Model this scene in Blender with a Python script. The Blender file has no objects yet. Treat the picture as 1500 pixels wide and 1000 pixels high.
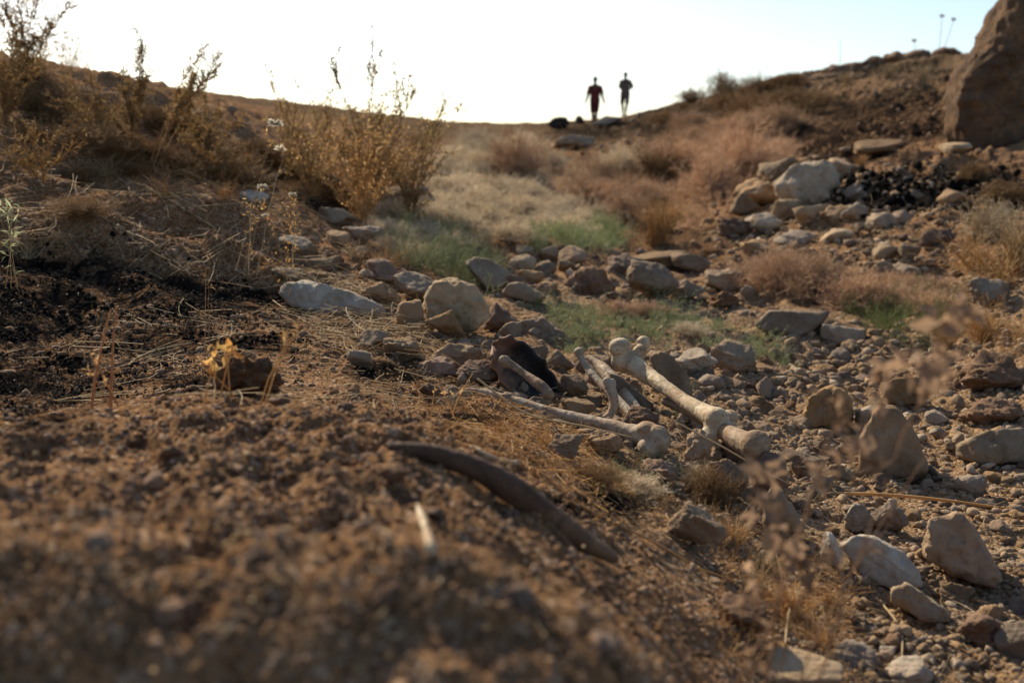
import bpy, bmesh, math, random
import numpy as np
from mathutils import Vector, Matrix, Euler

SC = bpy.context.scene
COL = SC.collection
F = 1458.0                       # focal length in pixels of the 1500 px wide photograph
CAMZ = 0.60
TH = math.atan(270.0 / F)        # downward tilt
CT, ST = math.cos(TH), math.sin(TH)
rng = np.random.default_rng(7)

# ------------------------------------------------------------------ noise
def _hash(ix, iy, iz, seed):
    h = (ix.astype(np.int64) * 374761393 + iy.astype(np.int64) * 668265263 + iz.astype(np.int64) * 2147483647 + seed * 144665) & 0xffffffff
    h = ((h ^ (h >> 13)) * 1274126177) & 0xffffffff
    return (h ^ (h >> 16)) & 0xffffffff

def noise2(x, y, seed=0):
    x0 = np.floor(x); y0 = np.floor(y); fx = x - x0; fy = y - y0
    u = fx * fx * fx * (fx * (fx * 6 - 15) + 10); v = fy * fy * fy * (fy * (fy * 6 - 15) + 10)
    z = np.zeros_like(x0)
    def g(i, j):
        h = _hash(x0 + i, y0 + j, z, seed) * (2 * math.pi / 4294967296.0)
        return np.cos(h) * (fx - i) + np.sin(h) * (fy - j)
    a = g(0, 0); b = g(1, 0); c = g(0, 1); d = g(1, 1)
    return ((a + u * (b - a)) * (1 - v) + (c + u * (d - c)) * v) * 1.5

def noise3(P, seed=0):
    x, y, z = P[..., 0], P[..., 1], P[..., 2]
    x0 = np.floor(x); y0 = np.floor(y); z0 = np.floor(z)
    fx = x - x0; fy = y - y0; fz = z - z0
    s = lambda t: t * t * t * (t * (t * 6 - 15) + 10)
    u, v, w = s(fx), s(fy), s(fz)
    def g(i, j, k):
        h = _hash(x0 + i, y0 + j, z0 + k, seed)
        a = (h & 0xffff) * (2 * math.pi / 65536.0); c = ((h >> 16) & 0xffff) / 32768.0 - 1.0
        q = np.sqrt(np.maximum(0, 1 - c * c))
        return q * np.cos(a) * (fx - i) + q * np.sin(a) * (fy - j) + c * (fz - k)
    L = lambda a, b, t: a + t * (b - a)
    return L(L(L(g(0,0,0), g(1,0,0), u), L(g(0,1,0), g(1,1,0), u), v),
             L(L(g(0,0,1), g(1,0,1), u), L(g(0,1,1), g(1,1,1), u), v), w) * 1.5

# ------------------------------------------------------------------ camera geometry
def ray(px, py):
    """pixel -> (X/Y, drop/Y)"""
    xc = (np.asarray(px, float) - 750) / F; t = (np.asarray(py, float) - 500) / F
    Yd = CT - ST * t
    return xc / Yd, (ST + CT * t) / Yd

def point(px, py, Y):
    a, s = ray(px, py)
    return np.array([float(a) * Y, Y, CAMZ - float(s) * Y])

# ------------------------------------------------------------------ terrain
PX = np.array([-900, -400, -100, 120, 300, 500, 650, 800, 950, 1100, 1250, 1400, 1550, 1900, 2500], float)
TB = [  # depth : image rows of the ground at that depth, one for each column above
 (0.36, [1500,1500,1500,1500,1500,1500, 1500, 1500, 1500, 1600, 1700, 1800, 1850, 1850, 1850]),
 (0.48, [1010, 1018, 1028, 1030, 1022, 1000,  1000, 1050, 1130, 1270, 1400, 1480, 1530, 1550, 1550]),
 (0.55, [ 800, 820, 840, 850, 855, 855,  870,  915, 1000, 1150, 1270, 1340, 1370, 1390, 1390]),
 (0.75, [ 690, 720, 740, 752, 755, 750,  770,  830,  920, 1060, 1160, 1210, 1230, 1240, 1230]),
 (1.00, [ 610, 635, 650, 655, 650, 648,  672,  745,  845,  950, 1020, 1060, 1070, 1070, 1050]),
 (1.30, [ 550, 585, 605, 608, 596, 600,  630,  692,  770,  850,  890,  912,  915,  905,  880]),
 (1.60, [ 490, 535, 585, 588, 570, 580,  610,  650,  700,  760,  795,  808,  805,  780,  750]),
 (2.00, [ 400, 445, 500, 525, 522, 545,  566,  590,  622,  668,  702,  710,  700,  660,  610]),
 (2.60, [ 260, 320, 385, 420, 440, 472,  495,  522,  548,  578,  598,  600,  580,  530,  470]),
 (3.40, [ 120, 190, 262, 300, 330, 392,  425,  445,  470,  492,  498,  485,  455,  400,  330]),
 (4.50, [  30,  80, 125, 180, 240, 318,  365,  392,  415,  425,  415,  392,  360,  300,  230]),
 (6.00, [  10,  50,  82, 118, 172, 262,  312,  345,  368,  362,  332,  310,  290,  220,  150]),
 (8.00, [  30,  70,  88, 112, 152, 225,  275,  305,  322,  298,  262,  240,  222,  160,  100]),
 (11.0, [  60,  85,  95, 118, 150, 203,  245,  272,  280,  245,  212,  192,  178,  120,   60]),
 (15.0, [  80,  95, 105, 122, 148, 188,  225,  246,  245,  208,  175,  152,  140,   90,   40]),
 (20.0, [  90, 100, 110, 125, 146, 178,  208,  222,  215,  178,  138,  120,  105,   70,   30]),
 (28.0, [  95, 102, 112, 124, 143, 172,  196,  203,  186,  146,   98,   88,   78,   60,   40]),
 (41.0, [  95, 102, 112, 122, 141, 168,  186,  190,  163,  128,  100,   92,   84,   70,   60]),
 (62.0, [  88,  98, 106, 116, 137, 165,  178,  184,  178,  140,  115,  108,  100,   90,   80]),
 (100., [ 140, 145, 150, 155, 165, 182,  192,  198,  198,  180,  165,  160,  155,  150,  150]),
 (250., [ 205, 206, 207, 208, 210, 214,  216,  218,  218,  216,  214,  212,  210,  210,  210]),
 (900., [ 226]*15)]
LD = np.log(np.array([t[0] for t in TB]))
_s = ray(750, np.array([t[1] for t in TB], float))[1]
ZT = CAMZ - _s * np.array([t[0] for t in TB])[:, None]

def _slopes(x, y):      # monotone-ish finite difference slopes along axis 0
    h = np.diff(x); shp = (-1,) + (1,) * (y.ndim - 1)
    d = np.diff(y, axis=0) / h.reshape(shp)
    m = np.zeros_like(y); m[0] = d[0]; m[-1] = d[-1]
    a, b = d[:-1], d[1:]
    same = (a * b) > 0
    har = np.where(same, 2 * a * b / np.where(same, a + b, 1), 0)
    m[1:-1] = 0.5 * har + 0.5 * 0.5 * (a + b)
    return m

def _herm(x, i, t, h, y0, y1, m0, m1):
    t2 = t * t; t3 = t2 * t
    return (2*t3 - 3*t2 + 1) * y0 + (t3 - 2*t2 + t) * h * m0 + (-2*t3 + 3*t2) * y1 + (t3 - t2) * h * m1

# refine the table on a regular fine lattice, then bilinear
_cx = np.linspace(-900, 2500, 341); _cv = np.linspace(LD[0], LD[-1], 400)
def _interp_axis0(x, y, q):
    m = _slopes(x, y); i = np.clip(np.searchsorted(x, q) - 1, 0, len(x) - 2)
    h = x[i + 1] - x[i]; t = (q - x[i]) / h
    sh = (-1,) + (1,) * (y.ndim - 1)
    return _herm(x, i, t.reshape(sh), h.reshape(sh), y[i], y[i + 1], m[i], m[i + 1])
_Z1 = _interp_axis0(LD, ZT, _cv)
_Z2 = _interp_axis0(PX, np.ascontiguousarray(_Z1.T), _cx).T     # (v, x)

def base_height(X, Y):
    Yc = np.maximum(Y, 0.36)
    p = np.clip(750 + F * X / np.maximum(Y, 0.55 * 0.40 + 0.3), -900, 2499.9)
    v = np.clip(np.log(Yc), LD[0], LD[-1] - 1e-6)
    fx = (p - _cx[0]) / (_cx[1] - _cx[0]); fv = (v - _cv[0]) / (_cv[1] - _cv[0])
    i = np.clip(fx.astype(int), 0, len(_cx) - 2); j = np.clip(fv.astype(int), 0, len(_cv) - 2)
    a = fx - i; b = fv - j
    z = (_Z2[j, i] * (1 - a) + _Z2[j, i + 1] * a) * (1 - b) + (_Z2[j + 1, i] * (1 - a) + _Z2[j + 1, i + 1] * a) * b
    return z + np.where(Y < 0.4, (0.4 - Y) * 0.05, 0)

def smooth(a, b, t):
    t = np.clip((t - a) / (b - a), 0, 1); return t * t * (3 - 2 * t)

def height(X, Y):
    X = np.asarray(X, float); Y = np.asarray(Y, float)
    z = base_height(X, Y)
    D = np.hypot(X, np.maximum(Y, 0))
    p = 750 + F * X / np.maximum(Y, 0.5)
    mound = (1 - smooth(1.1, 1.7, D)) * (1 - smooth(700, 1050, p))
    bank = smooth(2.4, 5, D)
    wx = X + 0.04 * noise2(X * 5, Y * 5, 11); wy = Y + 0.04 * noise2(X * 5, Y * 5, 12)
    z += 0.50 * smooth(14, 40, D) * noise2(X / 9, Y / 9, 1) * (1 - smooth(80, 200, D)) * 0.5
    z += smooth(850, 1150, p) * smooth(6, 14, D) * (1 - smooth(60, 90, D)) * (0.30 * noise2(X / 1.9, Y / 2.4, 41) + 0.10 * (0.4 - np.abs(noise2(X / 0.9, Y / 0.6, 42))))
    z += (1 - smooth(350, 550, p)) * smooth(2.2, 3.5, D) * (1 - smooth(9, 14, D)) * 0.10 * (0.4 - 1.6 * np.abs(noise2(X / 0.8, Y / 0.5, 43)))
    z += 0.10 * smooth(4, 12, D) * noise2(wx / 2.0, wy / 2.0, 2)
    z += (0.012 + 0.05 * bank) * noise2(wx / 0.7, wy / 0.7, 3)
    z += (0.010 + 0.022 * bank) * (0.5 - 2.0 * np.abs(noise2(wx / 0.30, wy / 0.30, 4)))
    z += (0.0075 + 0.012 * bank + 0.002 * mound) * (noise2(wx / 0.11, wy / 0.11, 5) + 0.6 * noise2(wx / 0.06, wy / 0.06, 6))
    near = 1 - smooth(5, 9, D)
    n7 = noise2(wx / 0.034, wy / 0.034, 7); n8 = noise2(wx / 0.017, wy / 0.017, 8)
    z += near * (0.0042 * (n7 - 0.8 * np.abs(n8))) * (1 + .1 * mound)
    z += smooth(700, 1000, p) * smooth(1.0, 1.6, D) * (1 - smooth(5, 8, D)) * 0.022 * (0.35 - np.abs(noise2(wx / 0.16, wy / 0.16, 44)) * 1.2 + .4 * noise2(wx / .07, wy / .07, 45))
    z += near * 0.0022 * np.abs(noise2(X / 0.009, Y / 0.009, 9)) * (1 - smooth(2.5, 4, D))
    # broken ledges on both banks
    t = Y / 0.75 + 0.9 * noise2(X / 1.1, Y / 1.1, 51) + .25 * noise2(X / .3, Y / .3, 52); fr = t - np.floor(t)
    led = smooth(0, .22, fr) - fr
    z += smooth(900, 1150, p) * smooth(5.0, 7.5, D) * (1 - smooth(22, 30, D)) * 0.16 * led * smooth(-.3, .2, noise2(X / 1.5, Y / 2, 53))
    t = Y / 0.42 + 1.1 * noise2(X / .6, Y / .6, 54) + .3 * noise2(X / .18, Y / .18, 55) + X * .8; fr = t - np.floor(t)
    z += (1 - smooth(380, 560, p)) * smooth(2.3, 3.0, D) * (1 - smooth(7, 10, D)) * 0.07 * (smooth(0, .25, fr) - fr) * smooth(-.3, .2, noise2(X / .9, Y / .9, 56))
    # lumpy clods on the mound
    c = noise2(wx / 0.055, wy / 0.055, 10)
    z += mound * 0.007 * smooth(0.10, 0.35, c) - mound * 0.010 * smooth(0.15, 0.4, -c)
    return z

# camera-side lookup grid for putting things on the visible ground
_ga = np.linspace(-0.8, 0.8, 641); _gv = np.linspace(math.log(0.3), math.log(90), 900)
_GA, _GV = np.meshgrid(_ga, _gv)
_GY = np.exp(_GV)
_GS = ((CAMZ - height(_GA * _GY, _GY)) / _GY).T.copy()          # (a, v)

def hits(px, py):
    a, s = ray(px, py); a = np.atleast_1d(a); s = np.atleast_1d(s)
    ci = np.clip(np.round((a - _ga[0]) / (_ga[1] - _ga[0])).astype(int), 0, len(_ga) - 1)
    out = np.full(len(a), np.nan)
    for k in range(0, len(a), 4000):
        m = _GS[ci[k:k+4000]] <= s[k:k+4000, None]
        ok = m.any(1); j = m.argmax(1)
        out[k:k+4000] = np.where(ok, np.exp(_gv[j]), np.nan)
    X = a * out
    return X, out, height(np.where(np.isnan(X), 0, X), np.where(np.isnan(out), 1, out))

def hit1(px, py):
    for d in range(0, 60, 3):
        X, Y, Z = hits([px], [py + d])
        if not np.isnan(Y[0]):
            return float(X[0]), float(Y[0]), float(Z[0])
    return 0, 10, 0

def in_poly(x, y, poly):
    inside = np.zeros(len(x), bool); n = len(poly)
    for i in range(n):
        x1, y1 = poly[i]; x2, y2 = poly[(i + 1) % n]
        c = ((y1 > y) != (y2 > y)) & (x < (x2 - x1) * (y - y1) / ((y2 - y1) if y2 != y1 else 1e-9) + x1)
        inside ^= c
    return inside

def scatter(poly, n, seed):
    r = np.random.default_rng(seed)
    xs = [p[0] for p in poly]; ys = [p[1] for p in poly]
    X = []; Y = []
    while len(X) < n:
        x = r.uniform(min(xs), max(xs), n * 2); y = r.uniform(min(ys), max(ys), n * 2)
        m = in_poly(x, y, poly); X += list(x[m]); Y += list(y[m])
    X = np.array(X[:n]); Y = np.array(Y[:n])
    gx, gy, gz = hits(X, Y)
    # jitter in depth so that nothing lines up with the camera's rays
    ok = ~np.isnan(gy)
    gx, gy = gx[ok], gy[ok]
    j = r.normal(0, 0.02, len(gy)) * gy
    gy = gy + j; gx = gx + r.normal(0, 0.003, len(gy)) * gy
    return gx, gy, height(gx, gy)

def seg_dist(px, py, pts):
    """soft mask: nearness to a list of (x, y, rx, ry) ellipses in picture columns/rows"""
    m = np.zeros_like(px)
    for (x, y, rx, ry) in pts:
        m = np.maximum(m, 1 - smooth(0.6, 1.3, np.sqrt(((px - x) / rx) ** 2 + ((py - y) / ry) ** 2)))
    return m

# ------------------------------------------------------------------ mesh helpers
def mesh_np(name, V, Fc, smooth_=True):
    V = np.asarray(V, np.float32); Fc = np.asarray(Fc, np.int32)
    me = bpy.data.meshes.new(name)
    me.vertices.add(len(V)); me.vertices.foreach_set('co', V.ravel())
    k = Fc.shape[1]
    me.loops.add(Fc.size); me.loops.foreach_set('vertex_index', Fc.ravel())
    me.polygons.add(len(Fc)); me.polygons.foreach_set('loop_start', np.arange(0, Fc.size, k, dtype=np.int32))
    me.polygons.foreach_set('loop_total', np.full(len(Fc), k, np.int32))
    if smooth_: me.polygons.foreach_set('use_smooth', np.ones(len(Fc), bool))
    me.update(calc_edges=True)
    return me

def link(name, me, mat=None, parent=None, loc=(0, 0, 0), rot=(0, 0, 0), scale=(1, 1, 1)):
    o = bpy.data.objects.new(name, me); COL.objects.link(o)
    if me is not None and mat is not None and not me.materials: me.materials.append(mat)
    o.parent = parent; o.location = loc; o.rotation_euler = rot; o.scale = scale
    return o

def tag(o, label=None, cat=None, group=None, kind=None):
    if label: o['label'] = label
    if cat: o['category'] = cat
    if group: o['group'] = group
    if kind: o['kind'] = kind
    return o

def copy_tree(o, parent=None):
    c = o.copy(); COL.objects.link(c); c.parent = parent
    for ch in list(o.children):
        if ch != c: copy_tree(ch, c)
    return c

def tubes(P, R, sides=3, seed=0):
    """P (n,k,3), R (n,k) -> verts, quads"""
    n, k, _ = P.shape
    T = np.gradient(P, axis=1); T /= np.linalg.norm(T, axis=2, keepdims=True) + 1e-12
    r = np.random.default_rng(seed + 5)
    A = r.normal(size=(n, 1, 3)); A = np.repeat(A, k, 1)
    A -= (A * T).sum(2, keepdims=True) * T; A /= np.linalg.norm(A, axis=2, keepdims=True) + 1e-12
    B = np.cross(T, A)
    th = np.arange(sides) * 2 * math.pi / sides
    V = P[:, :, None, :] + R[:, :, None, None] * (np.cos(th)[None, None, :, None] * A[:, :, None, :] + np.sin(th)[None, None, :, None] * B[:, :, None, :])
    idx = np.arange(n * k * sides).reshape(n, k, sides)
    a = idx[:, :-1]; b = idx[:, 1:]
    Q = np.stack([a, np.roll(a, -1, 2), np.roll(b, -1, 2), b], -1).reshape(-1, 4)
    return V.reshape(-1, 3), Q

def leaves(C, D, U, L, W, curl=0.15):
    """folded pointed leaves: C base (n,3), D direction, U up-ish, L len (n), W width (n) -> verts, quads"""
    n = len(C)
    D = D / (np.linalg.norm(D, axis=1, keepdims=True) + 1e-9)
    S = np.cross(D, U); S /= np.linalg.norm(S, axis=1, keepdims=True) + 1e-9
    N = np.cross(S, D)
    L = L[:, None]; W = W[:, None]
    tip = C + D * L - N * L * curl
    mid = C + D * L * 0.5 - N * L * 0.02
    l = mid + S * W * 0.5 + N * W * 0.25; r_ = mid - S * W * 0.5 + N * W * 0.25
    V = np.stack([C, l, tip, r_, mid], 1).reshape(-1, 3)
    i = np.arange(n)[:, None] * 5
    T = np.concatenate([i + np.array([[0, 4, 1]]), i + np.array([[1, 4, 2]]), i + np.array([[2, 4, 3]]), i + np.array([[3, 4, 0]])], 0)
    return V, T

def join(parts):
    V = []; Q = []; o = 0
    for v, q in parts:
        V.append(v); Q.append(q + o); o += len(v)
    return np.concatenate(V), np.concatenate(Q)

def unit(v): return v / (np.linalg.norm(v, axis=-1, keepdims=True) + 1e-12)

def grow(start, direc, length, k, rnd, r0, r1, wob=0.25, up=0.0):
    """random-walk strands. start (n,3) direc (n,3) length (n)"""
    n = len(start); P = np.zeros((n, k, 3)); P[:, 0] = start; d = unit(direc)
    for i in range(1, k):
        d = unit(d + rnd.normal(0, wob, (n, 3)) + np.array([0, 0, up]))
        P[:, i] = P[:, i - 1] + d * (length / (k - 1))[:, None]
    R = np.linspace(r0, r1, k)[None, :] * np.ones((n, 1))
    return P, R

def branch(P, n, rnd, length, k, spread, r0, r1, lo=0.25, wob=0.25, up=0.0):
    m, kk, _ = P.shape
    i = rnd.integers(0, m, n); t = rnd.uniform(lo, 0.98, n) * (kk - 1); j = np.minimum(t.astype(int), kk - 2); f = (t - j)[:, None]
    st = P[i, j] * (1 - f) + P[i, j + 1] * f
    d = unit(P[i, j + 1] - P[i, j]) + rnd.normal(0, spread, (n, 3))
    L = length * rnd.uniform(0.5, 1.2, n)
    return grow(st, d, L, k, rnd, r0, r1, wob, up)

_ico = {}
def ico(sub):
    if sub not in _ico:
        bm = bmesh.new(); bmesh.ops.create_icosphere(bm, subdivisions=sub, radius=1)
        V = np.array([v.co[:] for v in bm.verts]); T = np.array([[v.index for v in f.verts] for f in bm.faces]); bm.free()
        _ico[sub] = (unit(V), T)
    return _ico[sub]

def rock_verts(seed, sub=4, planes=12, p=14, rough=0.05, flat=None):
    d, T = ico(sub); r = np.random.default_rng(seed)
    n = unit(r.normal(size=(planes, 3))); o = r.uniform(0.62, 1.0, planes)
    q = (np.maximum(d @ n.T, 0) / o) ** p
    R = 1.0 / np.maximum(q.sum(1), 0.5 ** p) ** (1.0 / p)
    R = np.minimum(R, 1.35)
    P = d * R[:, None]
    off = r.uniform(0, 50, 3)
    w = noise3(P * 1.3 + off, seed) * 1.6 + noise3(P * 3 + off, seed + 1) * 0.9
    P = P * (1 + rough * w)[:, None]
    if sub >= 4:
        h = -np.abs(noise3(P * 5 + off, seed + 2)) * 1.1 + 0.8 * noise3(P * 11 + off, seed + 3)
        if sub >= 5: h += 0.35 * noise3(P * 24 + off, seed + 4) - 0.8 * smooth(0.25, 0.5, noise3(P * 7 + off, seed + 6))
        P = P * (1 + rough * 0.55 * h)[:, None]
    return P, T

def evaluated(o):
    dg = bpy.context.evaluated_depsgraph_get(); dg.update()
    return bpy.data.meshes.new_from_object(o.evaluated_get(dg))

def remeshed(name, V, T, voxel, iters=4, disp=None):
    """join overlapping closed pieces into one continuous skin"""
    bm = bmesh.new()
    me = mesh_np(name + '_tmp', V, T)
    o = bpy.data.objects.new(name + '_tmp', me); COL.objects.link(o)
    m = o.modifiers.new('r', 'REMESH'); m.mode = 'VOXEL'; m.voxel_size = voxel; m.use_smooth_shade = True
    s = o.modifiers.new('s', 'SMOOTH'); s.factor = 0.5; s.iterations = iters
    out = evaluated(o); out.name = name
    bm.free(); bpy.data.objects.remove(o); bpy.data.meshes.remove(me)
    for pl in out.polygons: pl.use_smooth = True
    if disp is not None:
        co = np.zeros(len(out.vertices) * 3, np.float32); out.vertices.foreach_get('co', co)
        no = np.array([v.normal[:] for v in out.vertices]); co = co.reshape(-1, 3)
        co = co + no * disp(co)[:, None]
        out.vertices.foreach_set('co', co.astype(np.float32).ravel()); out.update()
    return out

def capsule_chain(pts, rad, res=14, per=8):
    """closed tapered tube through pts (Catmull-Rom) with rounded ends -> verts, tris"""
    pts = np.array(pts, float); rad = np.array(rad, float); n = len(pts)
    if n == 2: s = np.linspace(0, 1, per)
    s = np.linspace(0, n - 1, (n - 1) * per + 1)
    def cr(A):
        A2 = np.concatenate([[2 * A[0] - A[1]], A, [2 * A[-1] - A[-2]]]) ; o = []
        for t in s:
            i = min(int(t), n - 2); f = t - i; a, b, c, d = A2[i], A2[i + 1], A2[i + 2], A2[i + 3]
            o.append(0.5 * ((2 * b) + (c - a) * f + (2 * a - 5 * b + 4 * c - d) * f * f + (3 * b - a - 3 * c + d) * f ** 3))
        return np.array(o)
    P = cr(pts); R = np.interp(s, np.arange(n), rad)
    t0 = unit(P[0] - P[1]); t1 = unit(P[-1] - P[-2])
    caps0 = [(P[0] + t0 * R[0] * math.sin(a), R[0] * math.cos(a)) for a in (1.2, 0.8, 0.4)]
    caps1 = [(P[-1] + t1 * R[-1] * math.sin(a), R[-1] * math.cos(a)) for a in (0.4, 0.8, 1.2)]
    P = np.array([c[0] for c in caps0] + list(P) + [c[0] for c in caps1]); R = np.array([c[1] for c in caps0] + list(R) + [c[1] for c in caps1])
    T = unit(np.gradient(P, axis=0)); A = np.zeros_like(P)
    ref = np.array([0.31, 0.22, 0.92]); ref = ref if abs(ref @ T[0]) < 0.9 else np.array([1.0, 0, 0])
    a = ref
    for i in range(len(P)):
        a = a - (a @ T[i]) * T[i]; a = a / np.linalg.norm(a); A[i] = a
    B = np.cross(T, A); th = np.arange(res) * 2 * math.pi / res
    V = P[:, None] + R[:, None, None] * (np.cos(th)[None, :, None] * A[:, None] + np.sin(th)[None, :, None] * B[:, None])
    k = len(P); idx = np.arange(k * res).reshape(k, res); a_ = idx[:-1]; b_ = idx[1:]
    Q = np.stack([a_, np.roll(a_, -1, 1), np.roll(b_, -1, 1), b_], -1).reshape(-1, 4)
    Tr = np.concatenate([Q[:, [0, 1, 2]], Q[:, [0, 2, 3]]])
    V = V.reshape(-1, 3); c0 = len(V); V = np.concatenate([V, [P[0] + t0 * R[0] * 0.1], [P[-1] + t1 * R[-1] * 0.1]])
    e0 = np.stack([np.full(res, c0), np.roll(idx[0], -1), idx[0]], -1); e1 = np.stack([np.full(res, c0 + 1), idx[-1], np.roll(idx[-1], -1)], -1)
    return V, np.concatenate([Tr, e0, e1])

def ellipsoid(c, r, axes=None, sub=3):
    d, T = ico(sub); V = d * np.array(r)
    if axes is not None: V = V @ np.array(axes)      # rows = world directions of the local axes
    return V + np.array(c), T

# ------------------------------------------------------------------ materials
def nt(name):
    m = bpy.data.materials.new(name); m.use_nodes = True; t = m.node_tree; t.nodes.clear()
    return m, t, (lambda k, **kw: _n(t, k, **kw)), t.links.new
def _n(t, k, **kw):
    n = t.nodes.new(k)
    for a, b in kw.items():
        if a.startswith('i_'):
            n.inputs[a[2:].replace('_', ' ')].default_value = b
        else: setattr(n, a, b)
    return n
def c4(c, f=1.0): return (c[0] * f, c[1] * f, c[2] * f, 1)
def noise(n, l, vec, scale, detail=6, rough=0.55, dist=0.0):
    x = n('ShaderNodeTexNoise'); x.inputs['Scale'].default_value = scale; x.inputs['Detail'].default_value = detail
    x.inputs['Roughness'].default_value = rough; x.inputs['Distortion'].default_value = dist; l(vec, x.inputs['Vector']); return x.outputs['Fac']
def ramp(n, l, fac, stops):
    r = n('ShaderNodeValToRGB'); e = r.color_ramp.elements
    while len(e) < len(stops): e.new(0.5)
    for i, (p, c) in enumerate(stops): e[i].position = p; e[i].color = c if len(c) == 4 else c4(c)
    l(fac, r.inputs[0]); return r.outputs[0]
def mix(n, l, fac, a, b, mode='MIX'):
    m = n('ShaderNodeMix', data_type='RGBA', blend_type=mode)
    for s, v in ((0, fac), (6, a), (7, b)):
        if hasattr(v, 'links'): l(v, m.inputs[s])
        else: m.inputs[s].default_value = v
    return m.outputs[2]
def math_(n, l, op, a, b=0.0, clamp=False):
    m = n('ShaderNodeMath', operation=op, use_clamp=clamp)
    for s, v in ((0, a), (1, b)):
        if hasattr(v, 'links'): l(v, m.inputs[s])
        else: m.inputs[s].default_value = v
    return m.outputs[0]
def bump(n, l, h, strength, dist, prev=None):
    b = n('ShaderNodeBump'); b.inputs['Strength'].default_value = strength; b.inputs['Distance'].default_value = dist; l(h, b.inputs['Height'])
    if prev is not None: l(prev, b.inputs['Normal'])
    return b.outputs[0]
def finish(m, n, l, col, rough=0.9, nrm=None, spec=0.2):
    b = n('ShaderNodeBsdfPrincipled'); o = n('ShaderNodeOutputMaterial')
    if hasattr(col, 'links'): l(col, b.inputs['Base Color'])
    else: b.inputs['Base Color'].default_value = col
    if hasattr(rough, 'links'): l(rough, b.inputs['Roughness'])
    else: b.inputs['Roughness'].default_value = rough
    b.inputs['Specular IOR Level'].default_value = spec
    if nrm is not None: l(nrm, b.inputs['Normal'])
    l(b.outputs[0], o.inputs[0]); return m

def mat_ground():
    m, t, n, l = nt('soil'); g = n('ShaderNodeNewGeometry'); P = g.outputs['Position']
    at = lambda a: n('ShaderNodeAttribute', attribute_name=a).outputs['Fac']
    n1 = noise(n, l, P, 1.1, 5, 0.6); n2 = noise(n, l, P, 14, 8, 0.65, 0.3); n3 = noise(n, l, P, 130, 4, 0.7)
    soil = ramp(n, l, n2, [(0.25, SOIL_D), (0.48, SOIL_M), (0.75, SOIL_L)])
    pale = ramp(n, l, n3, [(0.3, (0.22, 0.142, 0.080)), (0.7, (0.37, 0.258, 0.155))])
    bed = math_(n, l, 'MULTIPLY', at('bed'), ramp(n, l, n2, [(0.35, (0.45,)*3), (0.6, (1,)*3)]))
    c = mix(n, l, bed, soil, pale)
    red = ramp(n, l, n1, [(0.4, (0, 0, 0)), (0.65, (0.55,)*3)])
    c = mix(n, l, red, c, c4((0.21, 0.118, 0.058)))
    fieldc = ramp(n, l, noise(n, l, P, 0.45, 8, 0.75), [(0.3, (0.06, 0.038, 0.022)), (0.5, (0.115, 0.074, 0.042)), (0.7, (0.17, 0.115, 0.066))])
    c = mix(n, l, at('field'), c, fieldc)
    # specks of grit and organic crumbs
    v = n('ShaderNodeTexVoronoi'); v.inputs['Scale'].default_value = 160; l(P, v.inputs['Vector'])
    sp = n('ShaderNodeSeparateColor'); l(v.outputs['Color'], sp.inputs[0])
    lt = math_(n, l, 'GREATER_THAN', sp.outputs[0], 0.86); dk = math_(n, l, 'LESS_THAN', sp.outputs[1], 0.22)
    c = mix(n, l, math_(n, l, 'MULTIPLY', lt, 0.6), c, c4((0.42, 0.31, 0.22)))
    c = mix(n, l, math_(n, l, 'MULTIPLY', dk, 0.6), c, c4((0.05, 0.03, 0.022)))
    nb = noise(n, l, P, 26, 6, 0.7)
    bf = math_(n, l, 'MULTIPLY', at('burn_shade'), ramp(n, l, nb, [(0.42, (0,)*3), (0.53, (1,)*3)]))
    bf = math_(n, l, 'MAXIMUM', bf, math_(n, l, 'MULTIPLY', at('burn_shade'), ramp(n, l, noise(n, l, P, 3.5, 7, 0.75), [(0.46, (0,)*3), (0.53, (.95,)*3)])), True)
    bf = math_(n, l, 'MAXIMUM', bf, math_(n, l, 'SUBTRACT', math_(n, l, 'MULTIPLY', at('burn_shade'), 2.0), 1.45, True), True)
    c = mix(n, l, bf, c, c4((0.009, 0.008, 0.0075)))  # black for scorched soil and for shade painted on the right bank
    h = math_(n, l, 'ADD', noise(n, l, P, 60, 8, 0.7), math_(n, l, 'MULTIPLY', v.outputs['Distance'], -0.8))
    nr = bump(n, l, h, 0.8, 0.006)
    nr = bump(n, l, noise(n, l, P, 12, 8, 0.7), 0.7, 0.02, nr)
    return finish(m, n, l, c, 1.0, nr, 0.0)

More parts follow.
